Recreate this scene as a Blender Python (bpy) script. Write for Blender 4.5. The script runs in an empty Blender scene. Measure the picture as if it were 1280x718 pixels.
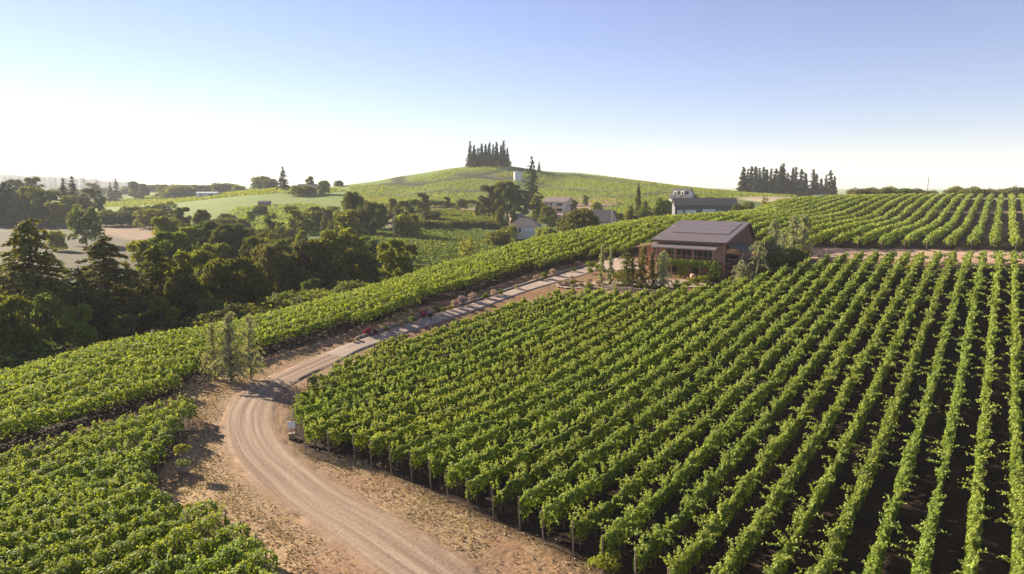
import bpy, math, random
import numpy as np
from mathutils import Vector, Matrix
R = math.radians
C = bpy.context.scene.collection
scene = bpy.context.scene
rng = np.random.default_rng(7)
random.seed(7)

# ------------------------------------------------------------------ camera
F, CX, CY, HOR = 870.0, 640.0, 359.0, 232.0
PITCH = math.atan((CY - HOR) / F)
CAMZ = 20.0
cam_d = bpy.data.cameras.new('camera'); cam = bpy.data.objects.new('camera', cam_d); C.objects.link(cam)
cam.location = (0, 0, CAMZ); cam.rotation_euler = (math.pi / 2 - PITCH, 0, 0)
cam_d.sensor_width = 36; cam_d.lens = 36 * F / 1280; cam_d.clip_end = 20000; cam_d.clip_start = 0.5
scene.camera = cam
# ------------------------------------------------------------------ sky, sun, exposure
SUN_EL = R(21.5); SUN_AZ = R(-54)            # azimuth from +Y, negative to the left
sdir = Vector((math.sin(SUN_AZ) * math.cos(SUN_EL), math.cos(SUN_AZ) * math.cos(SUN_EL), math.sin(SUN_EL)))
w = bpy.data.worlds.new('World'); scene.world = w; w.use_nodes = True
nt = w.node_tree; bg = nt.nodes['Background']
sky = nt.nodes.new('ShaderNodeTexSky'); sky.sky_type = 'NISHITA'; sky.sun_disc = False
sky.sun_elevation = SUN_EL; sky.sun_rotation = SUN_AZ
sky.air_density = 1.0; sky.dust_density = .03; sky.ozone_density = 3.5; sky.altitude = 200
hsv = nt.nodes.new('ShaderNodeHueSaturation'); hsv.inputs['Saturation'].default_value = .88; hsv.inputs['Hue'].default_value = .51
tn = nt.nodes.new('ShaderNodeMix'); tn.data_type = 'RGBA'; tn.blend_type = 'MULTIPLY'; tn.inputs[0].default_value = 1; tn.inputs[7].default_value = (1.07, .97, 1.07, 1)
nt.links.new(sky.outputs[0], hsv.inputs['Color']); nt.links.new(hsv.outputs[0], tn.inputs[6])
nt.links.new(tn.outputs[2], bg.inputs[0]); bg.inputs[1].default_value = 0.05
sl = bpy.data.lights.new('sun', 'SUN'); sl.energy = 5.0; sl.angle = R(0.5); sl.color = (1, .88, .70)
so = bpy.data.objects.new('sun', sl); C.objects.link(so); so.rotation_euler = sdir.to_track_quat('Z', 'Y').to_euler()
so.location = (0, 0, 200)
scene.view_settings.view_transform = 'Standard'; scene.view_settings.look = 'None'
scene.view_settings.exposure = 1.62; scene.view_settings.gamma = 1
scene.cycles.max_bounces = 6; scene.cycles.diffuse_bounces = 3; scene.cycles.transmission_bounces = 4
scene.cycles.volume_bounces = 1

# ------------------------------------------------------------------ tagging helpers
def tag(o, label=None, cat=None, group=None, kind=None):
    if label: o['label'] = label
    if cat: o['category'] = cat
    if group: o['group'] = group
    if kind: o['kind'] = kind
    return o
def thing(name, loc, label, cat, rz=0, group=None):
    o = bpy.data.objects.new(name, None); C.objects.link(o); o.empty_display_size = .3
    o.location = loc; o.rotation_euler = (0, 0, rz)
    return tag(o, label, cat, group)
def ordinal(n):
    return '%d%s' % (n, 'th' if 10 <= n % 100 <= 20 else {1: 'st', 2: 'nd', 3: 'rd'}.get(n % 10, 'th'))

# ------------------------------------------------------------------ materials
def newmat(name):
    m = bpy.data.materials.new(name); m.use_nodes = True
    t = m.node_tree; t.nodes.clear()
    out = t.nodes.new('ShaderNodeOutputMaterial')
    return m, t, out
def nd(t, typ, **kw):
    n = t.nodes.new(typ)
    for k, v in kw.items():
        if k.startswith('i_'):
            key = k[2:]; n.inputs[int(key) if key.isdigit() else key.replace('_', ' ')].default_value = v
        else: setattr(n, k, v)
    return n
def ramp(t, fac, stops):
    r = t.nodes.new('ShaderNodeValToRGB'); e = r.color_ramp.elements
    while len(e) < len(stops): e.new(.5)
    for k, (p, c) in enumerate(stops): e[k].position = p; e[k].color = (*c, 1)
    t.links.new(fac, r.inputs[0]); return r.outputs[0]
def simple(name, col, rough=.8, var=.25, scale=3.0, bump=.0, metal=0., spec=.3):
    m, t, out = newmat(name)
    p = nd(t, 'ShaderNodeBsdfPrincipled'); p.inputs['Roughness'].default_value = rough; p.inputs['Metallic'].default_value = metal
    p.inputs['Specular IOR Level'].default_value = spec
    tc = nd(t, 'ShaderNodeTexCoord'); no = nd(t, 'ShaderNodeTexNoise'); no.inputs['Scale'].default_value = scale; no.inputs['Detail'].default_value = 6
    t.links.new(tc.outputs['Object'], no.inputs['Vector'])
    a = tuple(c * (1 - var) for c in col); b = tuple(min(1, c * (1 + var)) for c in col)
    t.links.new(ramp(t, no.outputs[0], [(.3, a), (.7, b)]), p.inputs['Base Color'])
    if bump:
        bn = nd(t, 'ShaderNodeBump'); bn.inputs['Strength'].default_value = bump; bn.inputs['Distance'].default_value = .05
        t.links.new(no.outputs[0], bn.inputs['Height']); t.links.new(bn.outputs[0], p.inputs['Normal'])
    t.links.new(p.outputs[0], out.inputs[0]); return m
def leafmat(name, dark, light, young=None, trans=.35, rough=.7, objvar=.25, spec=.06):
    m, t, out = newmat(name)
    g = nd(t, 'ShaderNodeNewGeometry'); at_ = nd(t, 'ShaderNodeAttribute', attribute_name='tint')
    oi = nd(t, 'ShaderNodeObjectInfo')
    col = ramp(t, g.outputs['Random Per Island'], [(0., dark), (1., light)])
    mx = nd(t, 'ShaderNodeMix', data_type='RGBA'); mx.inputs[7].default_value = (*(young or light), 1)
    t.links.new(at_.outputs['Fac'], mx.inputs[0]); t.links.new(col, mx.inputs[6])
    hs = nd(t, 'ShaderNodeHueSaturation')
    mr = nd(t, 'ShaderNodeMapRange'); mr.inputs[3].default_value = 1 - objvar; mr.inputs[4].default_value = 1 + objvar
    t.links.new(oi.outputs['Random'], mr.inputs[0]); t.links.new(mr.outputs[0], hs.inputs['Value'])
    m2 = nd(t, 'ShaderNodeMath', operation='MULTIPLY'); m2.inputs[1].default_value = 7.31
    fr = nd(t, 'ShaderNodeMath', operation='FRACT'); t.links.new(oi.outputs['Random'], m2.inputs[0]); t.links.new(m2.outputs[0], fr.inputs[0])
    mh = nd(t, 'ShaderNodeMapRange'); mh.inputs[3].default_value = .5 - .1 * objvar; mh.inputs[4].default_value = .5 + .06 * objvar
    t.links.new(fr.outputs[0], mh.inputs[0]); t.links.new(mh.outputs[0], hs.inputs['Hue'])
    t.links.new(mx.outputs[2], hs.inputs['Color'])
    p = nd(t, 'ShaderNodeBsdfPrincipled'); p.inputs['Roughness'].default_value = rough; p.inputs['Specular IOR Level'].default_value = spec
    t.links.new(hs.outputs[0], p.inputs['Base Color'])
    tr = nd(t, 'ShaderNodeBsdfTranslucent'); hy = nd(t, 'ShaderNodeMix', data_type='RGBA', blend_type='MULTIPLY'); hy.inputs[0].default_value = 1
    hy.inputs[7].default_value = (1.5, 1.35, .5, 1); t.links.new(hs.outputs[0], hy.inputs[6]); t.links.new(hy.outputs[2], tr.inputs[0])
    ms = nd(t, 'ShaderNodeMixShader'); ms.inputs[0].default_value = trans
    t.links.new(p.outputs[0], ms.inputs[1]); t.links.new(tr.outputs[0], ms.inputs[2]); t.links.new(ms.outputs[0], out.inputs[0])
    return m
M = {}
M['vine'] = leafmat('vine_leaf', (.045, .10, .006), (.28, .35, .028), (.40, .46, .12), trans=.34, objvar=.1, spec=.4)
M['vine_far'] = leafmat('vine_leaf_far', (.16, .205, .03), (.24, .285, .045), (.30, .34, .09), trans=.35, objvar=.08)
M['oak'] = leafmat('leaf_mid', (.08, .11, .018), (.21, .25, .05), objvar=.35, trans=.5)
M['dark'] = leafmat('leaf_dark', (.07, .095, .022), (.18, .21, .055), objvar=.35, trans=.42)
M['bright'] = leafmat('leaf_bright', (.14, .17, .025), (.28, .32, .06), objvar=.25, trans=.5)
M['brown'] = leafmat('leaf_olive_brown', (.075, .085, .025), (.17, .165, .055), objvar=.25)
M['needle'] = leafmat('needles', (.035, .055, .022), (.10, .13, .05), objvar=.3, trans=.15)
M['needle_warm'] = leafmat('needles_olive', (.11, .12, .03), (.24, .23, .07), objvar=.2, trans=.25)
M['cedar'] = leafmat('needles_grey_green', (.2, .23, .14), (.42, .44, .28), objvar=.1, trans=.3)
M['bark'] = simple('bark', (.09, .065, .045), .9, .4, 6, .4)
M['vtrunk'] = simple('vine_bark', (.12, .08, .055), .9, .4, 10)
M['post'] = simple('weathered_post', (.28, .21, .15), .9, .3, 8)
M['pole'] = simple('utility_wood', (.30, .24, .19), .9, .3, 3)
M['lav'] = leafmat('lavender_flower', (.24, .17, .25), (.45, .36, .42), objvar=.1)
M['mag'] = leafmat('magenta_flower', (.12, .015, .05), (.3, .05, .12), objvar=.2)
M['straw'] = leafmat('straw_grass', (.35, .27, .15), (.55, .45, .28), objvar=.2, trans=.1)
M['peach'] = leafmat('peach_flower', (.42, .30, .2), (.62, .48, .34), trans=.1, objvar=.1)
M['dry'] = leafmat('dry_grass', (.30, .23, .12), (.52, .42, .25), objvar=.1, trans=.1)
M['white'] = simple('white_paint', (.74, .69, .61), .6, .06)
M['cream'] = simple('cream_wall', (.6, .56, .47), .8, .1)
M['greywall'] = simple('grey_siding', (.15, .145, .14), .8, .15)
M['brownroof'] = simple('brown_shingle', (.2, .165, .145), .9, .2, 2, .2)
M['darkroof'] = simple('dark_shingle', (.075, .07, .07), .85, .2, 2, .2)
M['glass'] = simple('window_glass', (.03, .035, .04), .08, .3, 1, spec=.8)
M['winlight'] = simple('bright_reflection_pane', (.8, .8, .75), .5, .1, 1)  # pale colour stands for bright reflections in the window panes
M['redwood'] = simple('redwood_cladding', (.40, .22, .15), .75, .25, 4, .2)
M['redwood_dark'] = simple('redwood_dark', (.17, .095, .065), .8, .25, 4)
M['metalroof'] = simple('standing_seam_metal', (.36, .30, .275), .65, .08, 1)
M['darkmetal'] = simple('dark_metal', (.12, .10, .085), .85, .1, 1)
M['solar'] = simple('solar_panel', (.15, .12, .12), .45, .08, 1, spec=.5)
M['stone'] = simple('stone_wall', (.32, .23, .17), .9, .4, 4, .6)
M['door'] = simple('orange_wood', (.45, .2, .07), .6, .2, 5)
M['terra'] = simple('terracotta', (.5, .27, .18), .8, .15, 5)
M['concrete'] = simple('concrete', (.34, .255, .19), .85, .14, .7, .1)
M['kerb'] = simple('edging_stone', (.33, .3, .27), .9, .25, 3, .3)
M['steel'] = simple('painted_steel', (.6, .62, .62), .5, .08, 1)
M['sign'] = simple('sign_white', (.78, .8, .82), .5, .04)
M['blue'] = simple('blue_canvas', (.25, .35, .7), .6, .1)

# ------------------------------------------------------------------ pixel + depth -> world, terrain
sp_, cp_ = math.sin(PITCH), math.cos(PITCH)
def W(px, py, d):
    xr = (px - CX) / F; yu = (CY - py) / F
    return np.array([xr * d, d * (cp_ + yu * sp_), CAMZ + d * (-sp_ + yu * cp_)])
def XY(px, d):
    return np.array([(px - CX) / F * d, d * cp_])
CP = []      # control points of the terrain (world x, y, z)
def g(px, py, d, lift=0.0): p = W(px, py, d); CP.append((p[0], p[1], p[2] - lift))
def k(px, d, h): x, y = XY(px, d); CP.append((x, y, CAMZ - h))   # hidden ground: depth and drop below the camera
V = 1.8
for a in [(1246,718,29.4,V),(1246,560,43,V),(1246,460,56.3,V),(1246,316,102,V),(1000,560,43,V),(1000,430,64,V),(1000,720,29.8,V)]: g(*a)
for a in [(700,690,34.6),(435,568,47.1),(500,700,33.5),(335,490,60),(470,430,75),(600,395,86.5),(680,358,100),(740,362,96.5),(760,325,118),
          (840,353,97.5),(920,348,98),(904,352,98),(1020,325,103),(1150,324,106),(1280,325,107),(1400,328,106),(1246,312,117),(1100,310,118),(1400,316,118),(280,600,43.3)]: g(*a)
for a in [(640,500,61,V),(640,420,76.5,V),(800,450,68,V),(800,385,86,V),(500,520,58,V)]: pass
# upper block, crest on the right
for a in [(1246,244,275,V),(1150,243,272,V),(1400,243,280,V),(1040,245,265,V),(1246,270,180,V),(1100,272,178,V),(960,253,222,V),(934,264,196,V),(895,269,188,V),(800,277,166,V),(729,287,150,V),
          (682,295,142,V),(640,306,134,V),(560,328,119,V),(500,347,108,V),(400,375,95,V),(300,400,86,V),(150,425,80,V),(0,467,71,V),(-200,520,62,V)]: g(*a)
for a in [(512,387,86),(580,369,96),(647,347,106),(732,324,120),(442,413,79),(300,460,67),(150,510,57),(0,556,50),(-200,620,43)]: g(*a)
for a in [(0,600,40.4,V),(0,718,30,V),(150,640,36,V),(-200,700,31,V)]: g(*a)
for a in [(0,-5,18.2),(640,3,17.9),(1240,10,17.8),(640,12,17.9),(1240,20,18),(0,20,18.3)]: k(*a)
for a in [(640,-40,18),(-2000,20,20),(3300,20,17.5),(1246,300,6.5),(1246,400,14),(1500,340,9),(1040,330,8),(1246,700,25),(1040,400,10)]: k(*a)
# valley behind the strip of vines
for a in [(200,98,24.5),(0,88,25),(0,125,27.5),(300,115,25.5),(450,140,24.5),(560,160,23.5),(640,172,21),(729,188,18.5),(800,206,15.8),(900,232,13),(-300,100,26),(200,150,27),(350,170,25.5)]: k(*a)
for a in [(560,322,212),(560,300,262),(600,275,335),(600,250,470),(660,292,280),(700,263,365),(745,281,262),(780,272,300),(870,273,268),(900,251,360),(850,246,420),(700,240,480),
          (960,245,520),(1000,247,500),(900,240,560),(800,228,600),(720,216,620),(640,208,640),(600,207,640),(560,211,640),(500,221,620),(440,231,600),(600,230,540),(500,240,540),(700,228,560),
          (500,258,420),(460,247,510),(400,252,480),(400,241,560),(360,236,600),(300,262,450),(400,290,300),(450,320,215),(300,300,290),(150,270,480),(250,246,800),(320,237,900),(210,241,1050),
          (150,251,900),(100,300,310),(0,302,310),(0,340,200),(0,270,520),(200,284,380),(100,242,1500),(0,246,1300),(200,240,1400),(-300,300,310),(-400,260,700)]: g(*a)
for a in [(600,820,-2),(500,800,4),(440,780,8),(720,800,2),(800,780,8),(900,760,14),(1000,720,18),(600,1300,10),(1000,1500,22),(320,1500,10),(1600,1500,22),(0,3000,14),(320,3000,10),(640,3000,14),(1280,3000,22),(-800,2500,20),(0,2000,16)]: k(*a)
CPa = np.array(CP)
def warp(x, y):
    r = np.hypot(x, y) + 1e-6; s = np.log1p(r / 60.0) / r
    return x * s, y * s
wx, wy = warp(CPa[:, 0], CPa[:, 1])
def kern(r): return r ** 2 * np.log(r + 1e-9)
n_ = len(CPa)
Rm = np.hypot(wx[:, None] - wx[None], wy[:, None] - wy[None])
Kt = kern(Rm) - 0 + np.eye(n_) * 2e-4
Pm = np.stack([np.ones(n_), wx, wy], 1)
A_ = np.zeros((n_ + 3, n_ + 3)); A_[:n_, :n_] = Kt; A_[:n_, n_:] = Pm; A_[n_:, :n_] = Pm.T
sol = np.linalg.solve(A_, np.concatenate([CPa[:, 2], np.zeros(3)]))
def T(x, y):
    x = np.asarray(x, float); y = np.asarray(y, float); sh = x.shape; x = x.ravel(); y = y.ravel()
    out = np.zeros(len(x))
    for s in range(0, len(x), 40000):
        a, b = warp(x[s:s+40000], y[s:s+40000])
        r = np.hypot(a[:, None] - wx[None], b[:, None] - wy[None])
        out[s:s+40000] = kern(r) @ sol[:n_] + sol[n_] + sol[n_+1] * a + sol[n_+2] * b
    return out.reshape(sh)
def T1(x, y): return float(T(np.array([x]), np.array([y]))[0])
def at(px, py, h=0.0, dmax=1500):
    ds = np.geomspace(8, dmax, 1500); xr = (px - CX) / F; yu = (CY - py) / F
    x = xr * ds; y = ds * (cp_ + yu * sp_); z = CAMZ + ds * (-sp_ + yu * cp_)
    b = np.nonzero(z < T(x, y) + h)[0]
    i = b[0] if len(b) else len(ds) - 1
    return np.array([x[i], y[i]])

def inpoly(x, y, poly):
    res = np.zeros(x.shape, bool); n = len(poly)
    for i in range(n):
        x1, y1 = poly[i]; x2, y2 = poly[(i + 1) % n]
        if y1 == y2: continue
        c = ((y1 > y) != (y2 > y)) & (x < (x2 - x1) * (y - y1) / (y2 - y1) + x1); res ^= c
    return res
def dist_poly(x, y, pts, closed=False):
    d = np.full(x.shape, 1e9); n = len(pts)
    for i in range(n if closed else n - 1):
        a = np.array(pts[i]); b = np.array(pts[(i + 1) % n]); ab = b - a
        t = np.clip(((x - a[0]) * ab[0] + (y - a[1]) * ab[1]) / (ab @ ab + 1e-9), 0, 1)
        d = np.minimum(d, np.hypot(x - a[0] - t * ab[0], y - a[1] - t * ab[1]))
    return d
_gr = rng.random((256, 256))
def vnoise(x, y, s):
    x = x / s + 1000; y = y / s + 1000
    i = np.floor(x).astype(int); j = np.floor(y).astype(int); u = x - i; v = y - j
    u = u * u * (3 - 2 * u); v = v * v * (3 - 2 * v)
    G = lambda a, b: _gr[a % 256, b % 256]
    return (G(i, j) * (1 - u) + G(i + 1, j) * u) * (1 - v) + (G(i, j + 1) * (1 - u) + G(i + 1, j + 1) * u) * v

# ------------------------------------------------------------------ mesh helpers
def mesh_np(name, co, faces, mats, parent=None, tint=None, smooth=False, midx=None, vcol=None, uv=None):
    me = bpy.data.meshes.new(name); co = np.ascontiguousarray(co, np.float32); faces = np.ascontiguousarray(faces, np.int32)
    nf, k_ = faces.shape
    me.vertices.add(len(co)); me.vertices.foreach_set('co', co.ravel())
    me.loops.add(nf * k_); me.loops.foreach_set('vertex_index', faces.ravel())
    me.polygons.add(nf); me.polygons.foreach_set('loop_start', np.arange(0, nf * k_, k_, dtype=np.int32))
    me.polygons.foreach_set('loop_total', np.full(nf, k_, np.int32))
    for m in (mats if isinstance(mats, (list, tuple)) else [mats]): me.materials.append(m)
    if midx is not None: me.polygons.foreach_set('material_index', np.asarray(midx, np.int32))
    me.polygons.foreach_set('use_smooth', np.full(nf, smooth))
    if tint is not None:
        a = me.attributes.new('tint', 'FLOAT', 'FACE'); a.data.foreach_set('value', np.asarray(tint, np.float32))
    if vcol is not None:
        a = me.attributes.new('Col', 'FLOAT_COLOR', 'POINT'); a.data.foreach_set('color', np.asarray(vcol, np.float32).ravel())
    if uv is not None:
        a = me.attributes.new('rd', 'FLOAT_VECTOR', 'POINT'); a.data.foreach_set('vector', np.asarray(uv, np.float32).ravel())
    me.update(calc_edges=True)
    o = bpy.data.objects.new(name, me); C.objects.link(o)
    if parent: o.parent = parent
    return o
def unit(v): return v / (np.linalg.norm(v, axis=-1, keepdims=True) + 1e-9)
def leaf_quads(c, n, s, asp=.85, axis=None, fold=.12):
    """rhombic folded leaves: centres, normals, sizes -> verts, quads"""
    n = unit(n); N = len(c)
    r = unit(rng.normal(size=(N, 3))) if axis is None else axis
    a = unit(r - (r * n).sum(1, keepdims=True) * n); b = np.cross(n, a)
    s = np.broadcast_to(np.asarray(s, float).reshape(-1, 1), (N, 1))
    v = np.stack([c + a * s * .5, c + b * s * .5 * asp - n * s * fold, c - a * s * .5, c - b * s * .5 * asp - n * s * fold], 1).reshape(-1, 3)
    return v, np.arange(4 * N).reshape(-1, 4)
class MB:
    """collects quads for one mesh"""
    def __init__(s): s.v = []; s.f = []
    def add(s, v, f):
        o = sum(len(a) for a in s.v); s.v.append(np.asarray(v, float)); s.f.append(np.asarray(f, int) + o); return s
    def box(s, x0, x1, y0, y1, z0, z1):
        v = [(x0,y0,z0),(x1,y0,z0),(x1,y1,z0),(x0,y1,z0),(x0,y0,z1),(x1,y0,z1),(x1,y1,z1),(x0,y1,z1)]
        return s.add(v, [(0,3,2,1),(4,5,6,7),(0,1,5,4),(1,2,6,5),(2,3,7,6),(3,0,4,7)])
    def hexa(s, bottom, top):
        return s.add(list(bottom) + list(top), [(0,3,2,1),(4,5,6,7),(0,1,5,4),(1,2,6,5),(2,3,7,6),(3,0,4,7)])
    def bar(s, p, q, w=.1, h=None):
        p = np.array(p, float); q = np.array(q, float); d = unit(q - p); h = h or w
        up = np.array([0, 0, 1.]) if abs(d[2]) < .9 else np.array([1., 0, 0]); a = unit(np.cross(d, up)) * w / 2; b = unit(np.cross(a, d)) * h / 2
        return s.hexa([p-a-b, p+a-b, p+a+b, p-a+b], [q-a-b, q+a-b, q+a+b, q-a+b])
    def tube(s, pts, rad, n=7):
        pts = [np.array(p, float) for p in pts]; v = []; f = []
        for i, p in enumerate(pts):
            d = unit(pts[min(i+1, len(pts)-1)] - pts[max(i-1, 0)]); up = np.array([1., 0, 0]) if abs(d[0]) < .8 else np.array([0, 1., 0])
            a = unit(np.cross(d, up)); b = np.cross(d, a); r = rad[i] if hasattr(rad, '__len__') else rad
            for j in range(n): t = 2*math.pi*j/n; v.append(p + (a*math.cos(t) + b*math.sin(t))*r)
        for i in range(len(pts)-1):
            for j in range(n): f.append((i*n+j, i*n+(j+1) % n, (i+1)*n+(j+1) % n, (i+1)*n+j))
        m = len(v); v.append(pts[-1]); v.append(pts[0])
        for j in range(0, n): f.append(((len(pts)-1)*n+j, (len(pts)-1)*n+(j+1) % n, m, m)); f.append(((j+1) % n, j, m+1, m+1))
        # degenerate quads replaced by thin ones
        f = [q if len(set(q)) == 4 else q for q in f]
        return s.add(v, f)
    def build(s, name, mat, parent=None, smooth=False):
        v = np.concatenate(s.v); f = np.concatenate(s.f)
        me = bpy.data.meshes.new(name); me.from_pydata([tuple(a) for a in v], [], [tuple(dict.fromkeys(map(int, q))) for q in f])
        if mat: me.materials.append(mat)
        me.polygons.foreach_set('use_smooth', [smooth] * len(me.polygons)); me.update()
        o = bpy.data.objects.new(name, me); C.objects.link(o)
        if parent: o.parent = parent
        return o
# ------------------------------------------------------------------ block outlines (world XY)
D = np.array([math.sin(R(35)), math.cos(R(35))]); U = np.array([D[1], -D[0]])
polyA = [at(435,568), at(489,593), at(556,625), at(609,648), at(669,675), at(700,692)]
polyA += [polyA[-1] + np.array([.72, -.69]) * 14, np.array([40., -6.]), np.array([75., -20.]), np.array([110., 10.]),
          at(1400,316,V), at(1280,316,V), at(1060,317,V), at(1020,323,V), at(985,333,V), at(940,348,V), at(905,350,V), at(860,359,V), at(800,364.5,V), at(740,362,V), at(690,364,V),
          at(600,389,V), at(530,410,V), at(470,431,V), at(430,449,V), at(390,470,V), at(368,493,V), at(366,515,V), at(395,543,V)]
polyU = [at(1400,318), at(1265,314), at(1140,312), at(1021,311), at(1000,306,V), np.array([41., 113.]), np.array([30., 116.]), np.array([22., 118.])]
polyU += [at(*p) for p in [(732,326),(647,347),(580,369),(512,387),(442,413),(400,424),(327,448),(240,476),(218,494),(165,516),(60,549),(0,570),(-200,640)]]
polyU += [XY(-330, 50), XY(-200, 64), XY(0, 75), XY(150, 84), XY(300, 91), XY(400, 100), XY(500, 114), XY(560, 124), XY(640, 140), XY(682, 148), XY(729, 157), XY(800, 172), XY(895, 196), XY(934, 205),
          XY(960, 228), XY(1040, 268), XY(1150, 276), XY(1280, 278), XY(1400, 282)]
polyL = [at(252,656), at(267,669), at(283,682), at(310,705), at(328,722), np.array([-9., 25.]), np.array([-22., 12.]), np.array([-60., 8.]), np.array([-75., 28.]),
         at(-150,606,V), at(0,563,V), at(130,522,V), at(205,498,V), at(237,489,V), at(234,506,V), at(212,533,V), at(200,549,V), at(178,575,V), at(183,604,V), at(207,621,V), at(230,640,V)]

road_pts = [(600,800,2.5),(560,740,2.5),(535,718,2.5),(450,660,2.5),(366,604,2.5),(322,560,2.5),(311,520,2.5),(326,492,2.3),(350,477,2.1),(385,461,1.9),(418,446,1.8)]
path_pts = [(418,446,1.8),(445,434,1.6),(487,419,1.5),(530,404,1.5),(580,388,1.5),(625,373,1.5),(662,360,1.6),(700,349,2.0),(735,338,2.2),(765,327,2.0)]
def spline(pts, step):
    p = np.array(pts); out = []
    q = np.vstack([2*p[0]-p[1], p, 2*p[-1]-p[-2]])
    for i in range(1, len(q) - 2):
        L = np.linalg.norm(q[i+1][:2]-q[i][:2]); n = max(2, int(L/step))
        for t in np.arange(n)/n:
            out.append(.5*((2*q[i])+(-q[i-1]+q[i+1])*t+(2*q[i-1]-5*q[i]+4*q[i+1]-q[i+2])*t*t+(-q[i-1]+3*q[i]-3*q[i+1]+q[i+2])*t**3))
    out.append(q[-2]); return np.array(out)
rp = [(*at(a, b), c) for a, b, c in road_pts]; pp = [(*at(a, b), c) for a, b, c in path_pts]
e0 = np.array([-3.0, 26.0]); d0 = unit(np.array(rp[1][:2]) - np.array(rp[4][:2]))
rp = [(*(np.array(rp[2][:2]) + d0 * 32), 2.2), (*(np.array(rp[2][:2]) + d0 * 16), 2.2), (*(np.array(rp[2][:2]) + d0 * 7), 2.2)] + [(a, b, c * .88) for a, b, c in rp[2:]]
roadS = spline(rp, .5); pathS = spline(pp, .5)
track_line = [at(985, 318), at(1021, 317), at(1140, 319), at(1280, 322), at(1400, 324)]

# ------------------------------------------------------------------ ground sheet
def axis(a, tmin, tmax, n): return a * np.sinh(np.linspace(tmin, tmax, n))
gx = axis(60, -math.asinh(4200/60), math.asinh(4200/60), 860); gy = 45 + axis(45, -math.asinh(160/45), math.asinh(4600/45), 620)
GX, GY = np.meshgrid(gx, gy); Z = T(GX, GY)
x, y = GX.ravel(), GY.ravel()
_q = dist_poly(x, y, [tuple(p[:2]) for p in np.vstack([roadS, pathS])[::5]]).reshape(GX.shape)
Z += ((vnoise(GX, GY, 2.3) - .5) * .16 + (vnoise(GX, GY, .9) - .5) * .10) * np.clip((_q - 2.4) / 1.5, 0, 1)
def soft(mask_d, wd): return np.clip(1 - mask_d / wd, 0, 1)
SOIL = np.array([.22, .125, .068]); TILL_SHADED = np.array([.042, .028, .019]); DRY = np.array([.40, .29, .16]); GRN = np.array([.075, .105, .028]); FIELD = np.array([.105, .095, .052]); LUSH = np.array([.16, .21, .045]); PINK = np.array([.24, .165, .105])
col = np.tile(GRN, (len(x), 1))
n1 = vnoise(x, y, 9)[:, None]; n2 = vnoise(x, y, 2.2)[:, None]; n3 = vnoise(x, y, .7)[:, None]
col = col * (.75 + .5 * n1)
def paint(mask, c, a=1.0):
    global col
    mk = (mask * a)[:, None] if mask.ndim == 1 else mask * a
    col = col * (1 - mk) + np.array(c) * mk
def region(poly, c, wd=1.0):
    b = (x > min(p[0] for p in poly)-wd) & (x < max(p[0] for p in poly)+wd) & (y > min(p[1] for p in poly)-wd) & (y < max(p[1] for p in poly)+wd)
    m = np.zeros(len(x)); xb, yb = x[b], y[b]; i = inpoly(xb, yb, poly); dd = dist_poly(xb, yb, poly, True)
    m[b] = np.where(i, 1., np.clip(1 - dd / wd, 0, 1)); paint(m, c)
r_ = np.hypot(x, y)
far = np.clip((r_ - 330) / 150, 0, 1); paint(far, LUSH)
# warm bare ground around the drive and the near blocks
near_poly = [XY(-400, 40), XY(-300, 60), XY(0, 64), XY(300, 84), XY(500, 105), XY(700, 135), XY(800, 150), XY(1000, 150), XY(1500, 150), np.array([200., -100]), np.array([-200., -100.])]
region(near_poly, SOIL, 6)
paint(np.clip((vnoise(x, y, 4.3) * .5 + vnoise(x, y, 1.4) * .3 + vnoise(x, y, .5) * .2 - .48) * 6, 0, 1) * inpoly(x, y, [tuple(q) for q in near_poly]), [.17, .155, .06], .6)
# straw coloured dry grass along the drive, patchy
rd = dist_poly(x, y, [tuple(p[:2]) for p in roadS[::4]]); pd = dist_poly(x, y, [tuple(p[:2]) for p in pathS[::4]])
patch = np.clip((vnoise(x, y, 3.1) * .6 + vnoise(x, y, 1.1) * .4 - .38) * 4, 0, 1)
paint(soft(np.abs(rd - 5.5), 5.0) ** .5 * np.clip(patch + .25, 0, 1), DRY, .95)
paint(np.clip(1 - rd / 4.5, 0, 1) ** .7, [.28, .19, .12], .8)
for q in (polyA, polyU, polyL): region(q, TILL_SHADED, .8)  # tilled soil, its colour darkened for the shade between the rows
region([at(985,312), at(1021,311), at(1140,312.5), at(1265,315), at(1420,318), at(1420,332), at(1280,329), at(1140,326), at(1020,324), at(985,322)], [.46, .31, .2], 1.2)
region([at(1120,262,0), at(1400,262,0), at(1400,264.5,0), at(1120,264.5,0)], [.35, .24, .16], .8)
region([at(1120,247,.5), at(1400,247,.5), XY(1400,300), XY(1120,296)], [.35, .24, .16], 1.5)
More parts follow.
